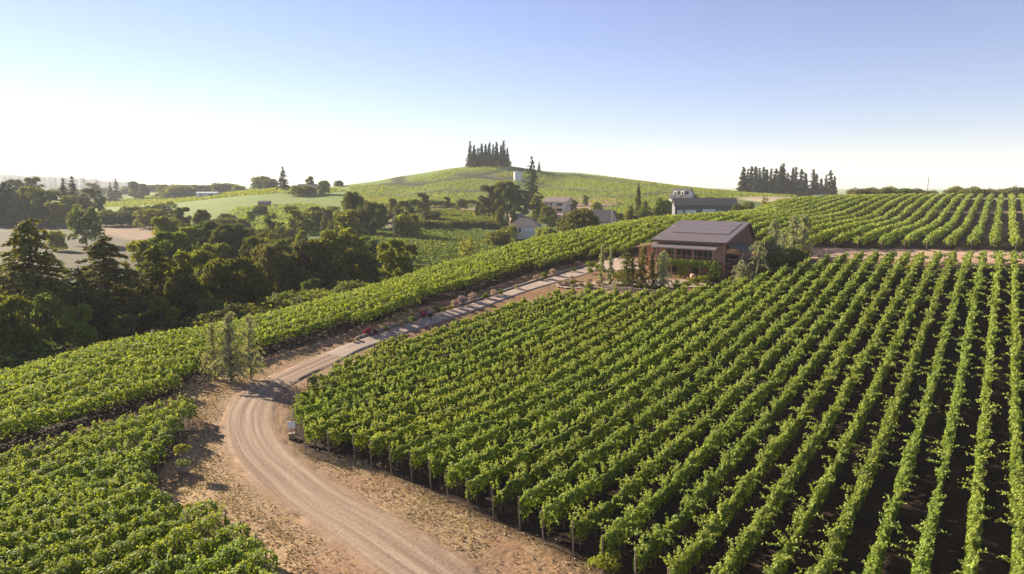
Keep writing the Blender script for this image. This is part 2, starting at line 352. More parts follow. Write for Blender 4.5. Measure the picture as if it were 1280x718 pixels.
# valley and distance
brown = [at(*p) for p in [(-150,262),(0,272),(120,270),(215,278),(205,300),(165,330),(110,345),(0,360),(-200,365)]]; region(brown, FIELD, 12)
region([at(*p) for p in [(148,273),(205,277),(212,290),(175,300),(130,292)]], PINK, 6)
region([at(*p) for p in [(450,244),(520,252),(600,262),(640,266),(640,269),(590,267),(500,257),(450,249)]], PINK, 3)
region([at(*p) for p in [(560,217),(640,226),(652,222),(660,211),(640,215),(590,217)]], [.17, .15, .07], 3)
region([at(*p) for p in [(690,246),(760,247),(780,252),(740,262),(785,275),(700,272),(660,262)]], [.36, .24, .17], 4)
region([at(*p) for p in [(918,244),(1030,246),(1030,252),(930,249)]], [.4, .33, .2], 5)
region([at(*p) for p in [(480,276),(530,274),(540,284),(500,288)]], [.25, .19, .13], 4)
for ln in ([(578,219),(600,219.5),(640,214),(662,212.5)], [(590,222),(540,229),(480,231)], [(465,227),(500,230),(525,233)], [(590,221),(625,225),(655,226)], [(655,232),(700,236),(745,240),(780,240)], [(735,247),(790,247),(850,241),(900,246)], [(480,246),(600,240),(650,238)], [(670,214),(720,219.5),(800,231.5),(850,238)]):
    paint(np.clip(1.7 - dist_poly(x, y, [tuple(at(*q)) for q in ln]) / 5, 0, 1), [.05, .055, .022])  # dark paint for track soil, hedgerow shadow and the shaded crest rows
col *= (.82 + .36 * n2) * (.88 + .24 * n3)
mt, t, out = newmat('earth_and_grass')
p = nd(t, 'ShaderNodeBsdfPrincipled'); p.inputs['Roughness'].default_value = .95; p.inputs['Specular IOR Level'].default_value = .1
a = nd(t, 'ShaderNodeAttribute', attribute_name='Col'); tc = nd(t, 'ShaderNodeTexCoord')
no = nd(t, 'ShaderNodeTexNoise'); no.inputs['Scale'].default_value = 4; no.inputs['Detail'].default_value = 10; no.inputs['Roughness'].default_value = .7
t.links.new(tc.outputs['Object'], no.inputs['Vector'])
r1 = ramp(t, no.outputs[0], [(.3, (.55, .55, .55)), (.7, (1.5, 1.45, 1.4))])
mx = nd(t, 'ShaderNodeMix', data_type='RGBA', blend_type='MULTIPLY'); mx.inputs[0].default_value = 1
t.links.new(a.outputs['Color'], mx.inputs[6]); t.links.new(r1, mx.inputs[7]); t.links.new(mx.outputs[2], p.inputs['Base Color'])
bn = nd(t, 'ShaderNodeBump'); bn.inputs['Strength'].default_value = .8; bn.inputs['Distance'].default_value = .12
t.links.new(no.outputs[0], bn.inputs['Height']); t.links.new(bn.outputs[0], p.inputs['Normal']); t.links.new(p.outputs[0], out.inputs[0])
ny, nx = GX.shape; idx = np.arange(ny * nx).reshape(ny, nx)
faces = np.stack([idx[:-1, :-1], idx[:-1, 1:], idx[1:, 1:], idx[1:, :-1]], -1).reshape(-1, 4)
vc = np.concatenate([np.clip(col, 0, 1), np.ones((len(x), 1))], 1)
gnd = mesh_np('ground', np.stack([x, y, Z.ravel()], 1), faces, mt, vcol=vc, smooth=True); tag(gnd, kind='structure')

# ------------------------------------------------------------------ drive, path, paved yard
def ribbon(name, S, mat, lift, jag=.0, nacross=13):
    S = np.asarray(S); tg = np.gradient(S[:, :2], axis=0); tg = unit(tg); nr = np.stack([-tg[:, 1], tg[:, 0]], 1)
    u = np.linspace(-1, 1, nacross); arc = np.concatenate([[0], np.cumsum(np.linalg.norm(np.diff(S[:, :2], axis=0), axis=1))])
    co = []; uv = []
    for j, uu in enumerate(u):
        ww = S[:, 2] * uu
        if abs(uu) > .99 and jag: ww = ww + uu * (vnoise(arc, arc * 0 + 50 * uu, 1.5) + vnoise(arc, arc * 0 + 90 * uu, .5) - 1) * jag
        p_ = S[:, :2] + nr * ww[:, None]; drop = .14 if abs(uu) > .99 else 0
        co.append(np.stack([p_[:, 0], p_[:, 1], T(p_[:, 0], p_[:, 1]) + lift - drop], 1)); uv.append(np.stack([ww, arc, arc * 0], 1))
    co = np.stack(co, 1).reshape(-1, 3); uv = np.stack(uv, 1).reshape(-1, 3); m_, n2_ = len(S), nacross
    ix = np.arange(m_ * n2_).reshape(m_, n2_); f = np.stack([ix[:-1, :-1], ix[:-1, 1:], ix[1:, 1:], ix[1:, :-1]], -1).reshape(-1, 4)
    return tag(mesh_np(name, co, f, mat, smooth=True, uv=uv), kind='structure')
mr_, t, out = newmat('dirt_road')
p = nd(t, 'ShaderNodeBsdfPrincipled'); p.inputs['Roughness'].default_value = .95; p.inputs['Specular IOR Level'].default_value = .1
a = nd(t, 'ShaderNodeAttribute', attribute_name='rd')
mp = nd(t, 'ShaderNodeMapping'); mp.inputs['Scale'].default_value = (2.1, .05, 1)
nw = nd(t, 'ShaderNodeTexNoise'); nw.inputs['Scale'].default_value = .05; nw.inputs['Detail'].default_value = 2; t.links.new(a.outputs['Vector'], nw.inputs['Vector'])
vm = nd(t, 'ShaderNodeVectorMath', operation='MULTIPLY_ADD'); vm.inputs[1].default_value = (1.2, 0, 0); t.links.new(nw.outputs[1], vm.inputs[0]); t.links.new(a.outputs['Vector'], vm.inputs[2]); t.links.new(vm.outputs[0], mp.inputs[0])
n_t = nd(t, 'ShaderNodeTexNoise'); n_t.inputs['Scale'].default_value = 1; n_t.inputs['Detail'].default_value = 3; t.links.new(mp.outputs[0], n_t.inputs['Vector'])
n_f = nd(t, 'ShaderNodeTexNoise'); n_f.inputs['Scale'].default_value = 5; n_f.inputs['Detail'].default_value = 10; n_f.inputs['Roughness'].default_value = .75; t.links.new(a.outputs['Vector'], n_f.inputs['Vector'])
c1 = ramp(t, n_t.outputs[0], [(.36, (.24, .165, .11)), (.52, (.31, .225, .155)), (.66, (.39, .29, .205))])
c2 = ramp(t, n_f.outputs[0], [(.3, (.7, .7, .7)), (.7, (1.25, 1.25, 1.25))])
mx = nd(t, 'ShaderNodeMix', data_type='RGBA', blend_type='MULTIPLY'); mx.inputs[0].default_value = 1
sx = nd(t, 'ShaderNodeSeparateXYZ'); t.links.new(a.outputs['Vector'], sx.inputs[0]); ab = nd(t, 'ShaderNodeMath', operation='ABSOLUTE'); t.links.new(sx.outputs[0], ab.inputs[0])
n_e = nd(t, 'ShaderNodeTexNoise'); n_e.inputs['Scale'].default_value = .9; n_e.inputs['Detail'].default_value = 6; t.links.new(a.outputs['Vector'], n_e.inputs['Vector'])
ae = nd(t, 'ShaderNodeMath', operation='MULTIPLY_ADD'); ae.inputs[1].default_value = 1.6; t.links.new(n_e.outputs[0], ae.inputs[0]); t.links.new(ab.outputs[0], ae.inputs[2])
me_ = nd(t, 'ShaderNodeMapRange'); me_.inputs[1].default_value = 1.95; me_.inputs[2].default_value = 2.75; t.links.new(ae.outputs[0], me_.inputs[0])
mb_ = nd(t, 'ShaderNodeMix', data_type='RGBA'); mb_.inputs[7].default_value = (.27, .175, .105, 1); t.links.new(me_.outputs[0], mb_.inputs[0]); t.links.new(c1, mb_.inputs[6])
t.links.new(mb_.outputs[2], mx.inputs[6]); t.links.new(c2, mx.inputs[7]); t.links.new(mx.outputs[2], p.inputs['Base Color'])
ad = nd(t, 'ShaderNodeMath', operation='MULTIPLY_ADD'); ad.inputs[1].default_value = 1.6; t.links.new(n_t.outputs[0], ad.inputs[0]); t.links.new(n_f.outputs[0], ad.inputs[2])
bn = nd(t, 'ShaderNodeBump'); bn.inputs['Strength'].default_value = .7; bn.inputs['Distance'].default_value = .08
t.links.new(ad.outputs[0], bn.inputs['Height']); t.links.new(bn.outputs[0], p.inputs['Normal']); t.links.new(p.outputs[0], out.inputs[0])
M['road'] = mr_
ribbon('road', roadS, M['road'], .09, jag=.8)
pathS2 = pathS.copy(); pathS2[:, 2] *= .8; ribbon('path', pathS2, M['concrete'], .10)
# flat yard in front of the winery
def slab(name, poly, lift, mat, thick=.3):
    n = len(poly); zt = [T1(*q) + lift for q in poly]
    v = [(q[0], q[1], z) for q, z in zip(poly, zt)] + [(q[0], q[1], z - thick) for q, z in zip(poly, zt)]
    me = bpy.data.meshes.new(name); me.from_pydata(v, [], [tuple(range(n))[::1]] + [(i, i + n, (i + 1) % n + n, (i + 1) % n) for i in range(n)])
    me.materials.append(mat); me.update(); o = bpy.data.objects.new(name, me); C.objects.link(o); return tag(o, kind='structure')

# ------------------------------------------------------------------ vine rows
def clip_line(u0, poly):
    """intervals s where the line u = u0 runs inside poly"""
    pts = [(q @ U - u0, q @ D) for q in poly]; s = []
    for i in range(len(pts)):
        (a1, b1), (a2, b2) = pts[i], pts[(i + 1) % len(pts)]
        if (a1 > 0) != (a2 > 0): s.append(b1 + (b2 - b1) * a1 / (a1 - a2))
    s.sort(); return [(s[i], s[i + 1]) for i in range(0, len(s) - 1, 2)]
def foliage(u0, s0, s1, tall=1.85, dens=1.0, side=.5, shoots=1.0, sm=1.0, mat='vine', name='foliage', parent=None):
    seg = np.arange(s0, s1, .5); cs, ns, ss, ti = [], [], [], []
    base = U * u0; mid = base + D * ((seg + .25)[:, None]); dist = np.hypot(mid[:, 0], mid[:, 1])
    size = np.clip(.0026 * dist, .14, 2.0) * sm; cnt = np.clip(3.4 * dens * (tall/1.85) / (.42 * size ** 2) * .5, 1.5, 260)
    cnt = rng.poisson(cnt); rep = np.repeat(np.arange(len(seg)), cnt); N = len(rep)
    s = seg[rep] + rng.random(N) * .5; sz = size[rep] * (.7 + .6 * rng.random(N))
    ph = rng.random(N)
    # section: sides and a rounded top of a lumpy hedge
    lump = vnoise(s, s * 0 + u0 * 7.7, .8) * .5 + vnoise(s, s * 0 + u0 * 3.1 + 40, .32) * .5
    vig = np.clip(.72 + .75 * (vnoise(s, s * 0 + u0 * 5.3 + 9, 4.5) - .12), .55, 1.12); hw = side * (.22 + 1.0 * lump) * vig; topz = tall * (.66 + .42 * lump) * (.55 + .45 * vig); botz = tall * .34
    ang = (ph * 1.25 - .125) * math.pi; rr = .6 + .4 * np.sqrt(rng.random(N))
    du = np.cos(ang) * hw * rr; zz = (topz + botz) / 2 + np.sign(np.sin(ang)) * np.abs(np.sin(ang)) ** .7 * (topz - botz) / 2 * rr
    low = rng.random(N) < .25; zz = np.where(low, botz + rng.random(N) * (topz - botz) * .8, zz); du = np.where(low, np.sign(du) * hw * (.7 + .3 * rng.random(N)), du)
    pos = base + U * du[:, None] + D * s[:, None]
    nrm = np.stack([U[0] * np.cos(ang) , U[1] * np.cos(ang), np.sin(ang) + .25], 1) + rng.normal(size=(N, 3)) * .55
    cs.append(np.column_stack([pos, zz])); ns.append(nrm); ss.append(sz); ti.append(np.where(zz > topz * .93, .35, 0.0) * rng.random(N))
    # shoots that stick out of the top and the sides
    if shoots > 0:
        dm = float(dist.mean()); q = shoots * np.clip(1.25 - dm / 240, .25, 1); K = int((s1 - s0) * 4.6 * q)
        if K:
            s_ = s0 + rng.random(K) * (s1 - s0); big = rng.random(K) < .22
            L = np.where(big, .55 + .5 * rng.random(K), .28 + .35 * rng.random(K)); sg = rng.choice([-1, 1], K)
            out_ = np.where(big, .35 + .65 * rng.random(K), .5 * rng.random(K)) * sg; along = rng.normal(size=K) * .35
            v0 = np.stack([U[0] * out_ + D[0] * along, U[1] * out_ + D[1] * along, np.where(big, .55, .9) + 0 * out_], 1); v0 = unit(v0)
            b0 = np.column_stack([base + U * (out_ * .2)[:, None] + D * s_[:, None], np.full(K, tall * .84)])
            m_ = 9 if dm < 90 else 4
            for j in range(m_):
                f_ = (j + 1) / m_; c = b0 + v0 * (L * f_)[:, None]; c[:, 2] -= (L * f_) ** 2 * np.where(big, .5, .1)
                c += rng.normal(size=c.shape) * .035
                c = np.concatenate([c, c + rng.normal(size=c.shape) * .06]) if dm < 110 else c; K2 = len(c)
                cs.append(c); ns.append(rng.normal(size=(K2, 3)) + [0, 0, .8]); dd = np.hypot(c[:, 0], c[:, 1])
                ss.append(np.clip(.0033 * dd, .165, 1) * (1.1 - .45 * f_)); ti.append(np.full(K2, .25 + .5 * f_) * (.5 + .5 * rng.random(K2)))
    c = np.concatenate(cs); c[:, 2] += T(c[:, 0], c[:, 1])
    v, f = leaf_quads(c, np.concatenate(ns), np.concatenate(ss))
    return mesh_np(name, v, f, M[mat], parent, tint=np.concatenate(ti))
def stakes(parent, u0, s0, s1, tall):
    for s, lean in ((s0, -.12), (s1, .12)):
        q = U * u0 + D * s; z = T1(*q); b = MB(); top = np.array([q[0] + D[0] * lean * 1.2, q[1] + D[1] * lean * 1.2, z + tall * .98])
        b.tube([(q[0], q[1], z - .15), tuple(top)], [.045, .04], 6); b.build('end_post', M['post'], parent)
    if s1 > s0 + 6 and np.hypot(*(U * u0 + D * s0)) < 75:
        for j in range(3):
            q = U * u0 + D * (s0 + .7 + 1.5 * j + rng.normal() * .1); z = T1(*q); k_ = rng.normal(size=4) * .06
            b = MB(); b.tube([(q[0], q[1], z - .1), (q[0] + k_[0], q[1] + k_[1], z + tall * .28), (q[0] + k_[2], q[1] + k_[3], z + tall * .55)], [.05, .04, .035], 6)
            b.build('vine_trunk', M['vtrunk'], parent)
def block(poly, us, cat_label, group, post=True, minlen=3.0, **kw):
    i = 0
    for u0 in us:
        segs = [q for q in clip_line(u0, poly) if q[1] - q[0] > minlen]
        if not segs: continue
        # broken by a gap: the pieces still belong to one row only when close together
        for (s0, s1) in segs:
            i += 1; s0 = s0 + rng.uniform(-.35, .35); q = U * u0 + D * s0
            t_ = thing('vine_row', (q[0], q[1], 0), cat_label % ordinal(i), 'vine row', group=group)
            fo = foliage(u0, s0, s1, parent=t_, **kw); fo.matrix_parent_inverse = Matrix.Translation((-q[0], -q[1], 0))
            if post:
                n0 = len(t_.children); stakes(t_, u0, s0, s1, kw.get('tall', 1.85))
                for ch in t_.children: ch.matrix_parent_inverse = Matrix.Translation((-q[0], -q[1], 0))
    return i
uA0 = polyA[5] @ U - .2
usA = np.arange(-55.0, 40, 1.78)
nA = block(polyA, usA, 'trellised vine row in the right field, %s counted from the bend of the drive', 'vine rows of the large right field', tall=1.95, side=.30)
usL = np.arange(-75.0, 10, 1.75)
nL = block(polyL, usL, 'dense vine row in the near left field, %s counted from its far left edge', 'vine rows of the near left field', tall=1.85, side=.78, shoots=.9)
usU = np.concatenate([np.arange(-96.0, -54, 2.3), np.arange(-52.5, 60, 3.05)])
nU = block(polyU, usU, 'vine row on the slope behind drive and winery, %s counted from the wooded side', 'vine rows of the upper slope', tall=1.9, side=.82, shoots=.8)
print('ROWS', nA, nL, nU)
# ------------------------------------------------------------------ tree prototypes (built once, about 10 m tall, then copied)
def clumps_to_leaves(centres, radii, per, size, squash=.8, flat=.5):
    C_, N_, S_ = [], [], []
    for c, r in zip(centres, radii):
        n = int(per * (r ** 2)); dirs = unit(rng.normal(size=(n, 3))); dirs[:, 2] = np.where(dirs[:, 2] < -.35, -dirs[:, 2], dirs[:, 2])
        rad = r * (.72 + .3 * rng.random(n)); rad *= 1 + .28 * (vnoise(dirs[:, 0] * 3 + c[0], dirs[:, 1] * 3 + c[1] + dirs[:, 2] * 2, .8) - .5) * 2
        p_ = np.array(c) + dirs * rad[:, None] * [1, 1, squash]
        C_.append(p_); N_.append(dirs + rng.normal(size=(n, 3)) * .6 + [0, 0, flat * .5]); S_.append(size * (.6 + .8 * rng.random(n)))
    return np.concatenate(C_), np.concatenate(N_), np.concatenate(S_)
def make_mesh_only(fn):
    o = fn; return o
PROTO = {}
def proto(name, crown_v, crown_f, crown_mats, trunk_mb):
    me = []
    for mname in crown_mats:
        o = mesh_np('crown', crown_v, crown_f, M[mname], tint=np.zeros(len(crown_f))); me.append(o.data); bpy.data.objects.remove(o)
    o = trunk_mb.build('trunk', M['bark'], smooth=True); tm = o.data; bpy.data.objects.remove(o)
    PROTO[name] = (dict(zip(crown_mats, me)), tm)
def broadleaf(name, seed, H=10, wide=4.2, n=26, size=.34, per=260, base=.12, top=1.0, mats=('oak', 'dark', 'bright', 'brown')):
    rs = np.random.default_rng(seed); cen, rad = [], []; b = MB()
    for i in range(n):
        tz = base + (top - base) * ((i + .5) / n) ** .85; env = math.sqrt(max(.04, 1 - ((tz - .48) / .56) ** 2))
        a = rs.random() * 2 * math.pi + i * 2.4; rr = wide * env * (.45 + .4 * rs.random()); r = (1.0 + .85 * rs.random()) * (1.15 - .35 * tz) * wide / 4.2
        cen.append((rr * math.cos(a), rr * math.sin(a), min(H * tz, H - r * .75))); rad.append(r)
    cen.append((0, 0, H * .5)); rad.append(wide * .5)
    c, n_, s = clumps_to_leaves(cen, rad, per, size)
    k_ = c[:, 2] > .05 * H; c, n_, s = c[k_], n_[k_], s[k_]
    v, f = leaf_quads(c, n_, s)
    b.tube([(0, 0, -.8), (0, 0, 0), (.1, .05, H * .3), (.05, -.1, H * .6), (0, 0, H * .85)], [.36, .3, .24, .15, .05], 8)
    for q in range(7):
        e = np.array(cen[3 + q * 3 % (n - 3)]); st = np.array([0.05, 0, H * (.2 + .06 * q)]); b.tube([st, (st + e) / 2 + [0, 0, .2], e], [.13, .08, .03], 6)
    proto(name, v, f, mats, b)
def roundtree(name, seed, H=4, wide=2.7, n=24, size=.32, per=170, mats=('oak', 'dark', 'bright', 'brown')):
    rs = np.random.default_rng(seed); cen, rad = [], []; b = MB()
    for i in range(n):
        tz = .1 + .78 * ((i + .5) / n); env = math.sqrt(max(.1, 1 - ((tz - .3) / .68) ** 2)); a = rs.random() * .8 + i * 2.4; rr = wide * env * (.4 + .5 * rs.random()); r = (.35 + .6 * rs.random()) * wide / 2.3
        cen.append((rr * math.cos(a), rr * math.sin(a), min(H * tz, H - r * .7))); rad.append(r)
    cen.append((0, 0, H * .42)); rad.append(wide * .5)
    c, n_, s = clumps_to_leaves(cen, rad, per, size); c[:, 2] = np.abs(c[:, 2]); v, f = leaf_quads(c, n_, s)
    b.tube([(0, 0, -.4), (0, 0, .4), (.1, 0, H * .75)], [.16, .13, .04], 6); b.tube([(0, 0, .5), (wide * .4, .2, H * .6)], [.08, .03], 5); b.tube([(0, 0, .5), (-wide * .4, -.3, H * .6)], [.08, .03], 5)
    proto(name, v, f, mats, b)
def fir(name, seed, H=10, wide=2.2, whorls=19, per=46, droop=.35, low=.1, size=.36, mats=('needle', 'needle_warm'), ragged=.3, power=.85, up=.0):
    rs = np.random.default_rng(seed); C_, N_, S_, A_x = [], [], [], []; b = MB()
    b.tube([(0, 0, -.6), (0, 0, 0), (.03, .02, H * .5), (0, 0, H * .99)], [.24, .2, .12, .02], 7)
    for i in range(whorls):
        tt = low + (1 - low) * i / whorls; z = H * tt; nb = 6 + int(4 * (1 - tt))
        for j in range(nb):
            z = H * min(.985, tt + rs.normal() * (.6 / whorls)); a = rs.random() * 2 * math.pi; L = wide * ((1 - tt) ** power + .03) * (1 - ragged * rs.random()); n = max(8, int(per * L / wide * 1.4))
            q = rs.random(n) ** .7; d = np.array([math.cos(a), math.sin(a), 0]); sd = np.array([-d[1], d[0], 0])
            side = rs.normal(size=n) * .24 * L * (1 - q * .75)
            p_ = d * (q * L)[:, None] + sd * side[:, None]; p_[:, 2] += z - droop * L * q ** 1.5 + up * L * q + rs.normal(size=n) * .07
            C_.append(p_); N_.append(np.tile([0, 0, 1.], (n, 1)) + rs.normal(size=(n, 3)) * .55 + d * .3); S_.append(size * (.6 + .7 * rs.random(n)))
            A_x.append(unit(d * 1.0 + sd * (np.sign(side) * .8)[:, None] + rs.normal(size=(n, 3)) * .3 - [0, 0, .35]))
            if i % 2 == 0 and j < 4: b.tube([(0, 0, z), tuple(d * L * .8 + [0, 0, z - droop * L * .6 + up * L * .8])], [.05, .015], 5)
    v, f = leaf_quads(np.concatenate(C_), np.concatenate(N_), np.concatenate(S_), asp=.5, axis=np.concatenate(A_x))
    proto(name, v, f, mats, b)
def cedar(name, seed, H=6, wide=1.6, mats=('cedar', 'needle_warm')):
    """young nodding cedar: sparse arching boughs with hanging sprays, bent leader"""
    rs = np.random.default_rng(seed); C_, N_, S_, A_x = [], [], [], []; b = MB()
    a0 = rs.random() * 6.28; tip = np.array([math.cos(a0), math.sin(a0), 0]) * .6
    ax = [(0, 0, -.3), (0, 0, 0), (.05, .02, H * .5), (0.02, 0, H * .9), tuple(tip * .6 + [0, 0, H * .99]), tuple(tip * 1.3 + [0, 0, H * .95])]
    b.tube(ax, [.1, .09, .06, .03, .02, .01], 6)
    def spray(p_, L, n, hang=.25):
        C_.append(p_); N_.append(rs.normal(size=(len(p_), 3)) + [0, 0, .4]); S_.append(.17 * (.7 + .8 * rs.random(len(p_)))); A_x.append(unit(rs.normal(size=(len(p_), 3)) * .6 - [0, 0, .8]))
    for i in range(30):
        tt = .05 + .93 * i / 30; z = H * tt; L = wide * ((1 - tt) ** .55 * .95 + .12) * (.3 + .85 * rs.random()); 
        for j in range(3):
            a = rs.random() * 6.28; d = np.array([math.cos(a), math.sin(a), 0]); n = int(62 * L / wide + 16); q = rs.random(n)
            arch = .45 * L * np.sin(q * 2.2) - .35 * L * q ** 2; hang = rs.random(n) ** 1.5 * .32 * (1 - .3 * q)
            p_ = d * (q * L)[:, None] + rs.normal(size=(n, 3)) * .06; p_[:, 2] += z + arch - hang; spray(p_, L, n)
            if j < 2: b.tube([(0, 0, z), tuple(d * L * .5 + [0, 0, z + .35 * L]), tuple(d * L + [0, 0, z + .02])], [.03, .02, .008], 4)
    n = 60; q = rs.random(n); p_ = np.array([0, 0, H * .9]) + (tip * 1.3)[None] * (q ** 1.5)[:, None]; p_[:, 2] += H * .1 * np.sin(q * 2.4) - .1 * rs.random(n); spray(p_ + rs.normal(size=(n, 3)) * .07, 1, n)
    n = 200; q = rs.random(n); p_ = rs.normal(size=(n, 3)) * .12; p_[:, 2] += q * H; spray(p_, 1, n)
    v, f = leaf_quads(np.concatenate(C_), np.concatenate(N_), np.concatenate(S_), asp=.6, axis=np.concatenate(A_x))
    proto(name, v, f, mats, b)
def bush(name, seed, H=2, wide=1.5, n=11, size=.16, per=420, mats=('oak', 'dark', 'bright', 'brown', 'straw', 'peach', 'lav', 'mag', 'dry')):
    rs = np.random.default_rng(seed); cen, rad = [], []; b = MB()
    for i in range(n):
        a = i * 2.4 + rs.random(); rr = wide * .6 * math.sqrt(rs.random()); r = (.45 + .3 * rs.random()) * wide / 1.5
        cen.append((rr * math.cos(a), rr * math.sin(a), min(H - r * .7, H * (.25 + .55 * rs.random())))); rad.append(r)
    cen.append((0, 0, H * .45)); rad.append(wide * .5)
    c, n_, s = clumps_to_leaves(cen, rad, per, size); c[:, 2] = np.abs(c[:, 2]); v, f = leaf_quads(c, n_, s)
    b.tube([(0, 0, -.3), (0, 0, .3 * H), (.05, 0, H * .7)], [.07, .05, .02], 6)
    proto(name, v, f, mats, b)
def cypress(name, seed, H=10, wide=.9, mats=('dark', 'needle', 'oak')):
    rs = np.random.default_rng(seed); n = 6500; t_ = rs.random(n) ** .9; a = rs.random(n) * 6.283
    r = wide * np.minimum(1, (t_ * 8 + .3)) * (1 - t_ ** 2.2) ** .8 * (.75 + .3 * rs.random(n)) * (1 + .15 * np.sin(a * 3 + t_ * 20))
    c = np.column_stack([r * np.cos(a), r * np.sin(a), .25 + t_ * (H - .25)]); nn = np.column_stack([np.cos(a), np.sin(a), .2 + 0 * a]) + rs.normal(size=(n, 3)) * .4
    v, f = leaf_quads(c, nn, .26 * (.6 + .7 * rs.random(n)), asp=.6, axis=unit(np.tile([0, 0, 1.], (n, 1)) + rs.normal(size=(n, 3)) * .3))
    b = MB(); b.tube([(0, 0, -.4), (0, 0, .5), (0, 0, H * .9)], [.14, .12, .03], 6); proto(name, v, f, mats, b)
broadleaf('broad0', 1); broadleaf('broad1', 2, wide=4.9, n=34, size=.32); broadleaf('broad2', 3, wide=3.4, n=24, top=1.02)
broadleaf('broad3', 4, wide=4.4, n=20, per=200, size=.36); broadleaf('far0', 5, n=16, per=90, size=.6); broadleaf('far1', 6, n=14, per=80, size=.62, wide=5.2)
fir('fir0', 11); fir('fir1', 12, wide=2.6, ragged=.45); fir('fir2', 13, wide=2.9, whorls=16, ragged=.5, power=.7, per=60, mats=('needle', 'needle_warm', 'oak'))
fir('fir3', 14, wide=3.9, whorls=26, per=100, ragged=.45, power=.62, size=.34, droop=.3, low=.03, mats=('needle', 'needle_warm', 'oak')); fir('fir_far3', 17, wide=2.8, whorls=18, per=34, size=.6, low=.0, ragged=.7, power=.6, mats=('needle',)); fir('fir_far', 15, wide=2.1, whorls=22, per=26, size=.6, low=.02, ragged=.5, power=.8, mats=('needle',))
fir('fir_far2', 16, wide=2.3, whorls=17, per=20, size=.55, low=.14, ragged=.65, power=.75, mats=('needle',))
cedar('cedar0', 21, wide=2.0); cedar('cedar1', 22, wide=1.6); cedar('cedar2', 23, wide=2.7)
roundtree('round0', 51); roundtree('round1', 52, wide=3.3, n=26); roundtree('round2', 53, wide=2.2, H=4.4, n=18); bush('bush0', 31); bush('bush1', 32, wide=1.9, H=1.7); bush('bush2', 33, wide=1.2, H=2.2); cypress('cypress', 41)
PH = {'fir_far3': 10, 'round0': 4, 'round1': 4, 'round2': 4.4, 'broad0': 10, 'broad1': 10, 'broad2': 10, 'broad3': 10, 'far0': 10, 'far1': 10, 'fir0': 10, 'fir1': 10, 'fir2': 10, 'fir3': 10, 'fir_far': 10, 'fir_far2': 10, 'cedar0': 6, 'cedar1': 6, 'cedar2': 6, 'bush0': 2, 'bush1': 1.7, 'bush2': 2.2, 'cypress': 10}
NM = {'broad': 'broadleaf_tree', 'far': 'broadleaf_tree', 'fir': 'fir_tree', 'fir_': 'fir_tree', 'cedar': 'cedar_tree', 'bush': 'shrub', 'cypress': 'cypress_tree'}
def put(kind, mat, x_, y_, h, wf=1.0, label='', cat=None, group=None, sink=.0, rz=None):
    crown, tm = PROTO[kind]; me = crown[mat if mat in crown else list(crown)[0]]
    nm = 'shrub' if kind.startswith('bush') or (kind.startswith('round') and h < 4) else ('fir_tree' if kind.startswith('fir') else ('cedar_tree' if kind.startswith('cedar') else ('cypress_tree' if kind == 'cypress' else 'broadleaf_tree')))
    s = h / PH[kind]; t_ = thing(nm, (x_, y_, T1(x_, y_) - sink), label, cat or ('shrub' if nm == 'shrub' else 'tree'), random.random() * 6.28 if rz is None else rz, group)
    t_.scale = (s * wf, s * wf, s)
    for n__, m__ in (('crown', me), ('trunk', tm)):
        o = bpy.data.objects.new(n__, m__); C.objects.link(o); o.parent = t_
    return t_
def tree(kind, mat, px, top, d, wf=1.0, label='', group=None, **kw):
    x_, y_ = XY(px, d); p_ = W(px, top, d); h = p_[2] - T1(x_, y_)
    # XY ignores the small forward shift with height, so correct once
    return put(kind, mat, x_, y_, max(h, .5), wf, label, None, group, **kw)
# ---- trees of the wooded valley on the left, front rank first
G1 = 'trees of the wooded valley'
front = [
 ('fir3','needle_warm',42,270,100,1.3,'tall olive green fir at the left of the wooded valley, tallest of its group'),
 ('fir3','needle_warm',132,292,104,1.45,'broad dark fir in the valley wood beneath the lone round tree'),
 ('fir2','needle',100,330,98,1.0,'slim dark fir squeezed between the two broad olive firs at left'),
 ('fir3','oak',196,302,112,1.25,'green pointed tree in the wood, right of the broad dark fir'),
 ('broad3','bright',92,382,89,.62,'small yellow green tree at the foot of the left woods beside the vines'),
 ('broad0','oak',5,372,84,.75,'loose leafy tree at the left edge of the picture above the vines'),
 ('broad2','dark',60,368,90,.7,'dark leafy tree under the tall olive fir'),
 ('broad3','dark',150,395,94,.7,'dark low tree at the wood edge below the broad dark fir'),
 ('broad2','oak',200,372,98,.8,'mid green tree at the wood edge above the left vines'),
 ('broad0','bright',240,314,122,.72,'yellow green rounded tree in the middle of the wood'),
 ('broad1','oak',292,322,116,.86,'big round green tree in the middle of the wood, with a smooth dome'),
 ('broad3','dark',262,374,103,.8,'dark spreading tree at the wood edge left of the road cedars'),
 ('broad0','dark',330,372,106,.75,'dark tree at the wood edge right of the round green dome'),
 ('broad1','brown',345,306,128,.72,'olive brown tree behind the round green dome'),
 ('broad0','brown',386,300,128,.8,'russet brown tree with sunlit top in the wood'),
 ('broad1','dark',425,286,135,.85,'large dark oak rising at the right end of the wood'),
 ('broad3','dark',390,350,116,.8,'dark tree below the russet one, at the wood edge'),
 ('broad0','brown',455,318,134,.7,'olive tree between the large dark oak and the yellow one'),
 ('broad3','bright',490,300,142,.7,'yellow green tree at the right tip of the wood'),
 ('broad2','dark',512,305,148,.6,'dark tree behind the yellow green one at the wood tip'),
 ('broad0','oak',455,338,128,.6,'low green tree at the wood edge under the large dark oak'),
 ('broad2','dark',-45,330,96,.9,'dark tree just outside the left edge of the wood'),
 ('fir2','needle',-20,318,112,1.1,'dark fir at the far left edge of the wood'),
 ('fir2','needle_warm',160,322,110,1.0,'olive fir standing just behind the broad dark fir'),
 ('broad1','dark',225,345,108,.7,'dark tree between the pointed one and the green dome'),
]
for kd, mt_, px, tp, d, wf, lb in front: tree(kd, mt_, px, tp, d, wf, lb, G1)
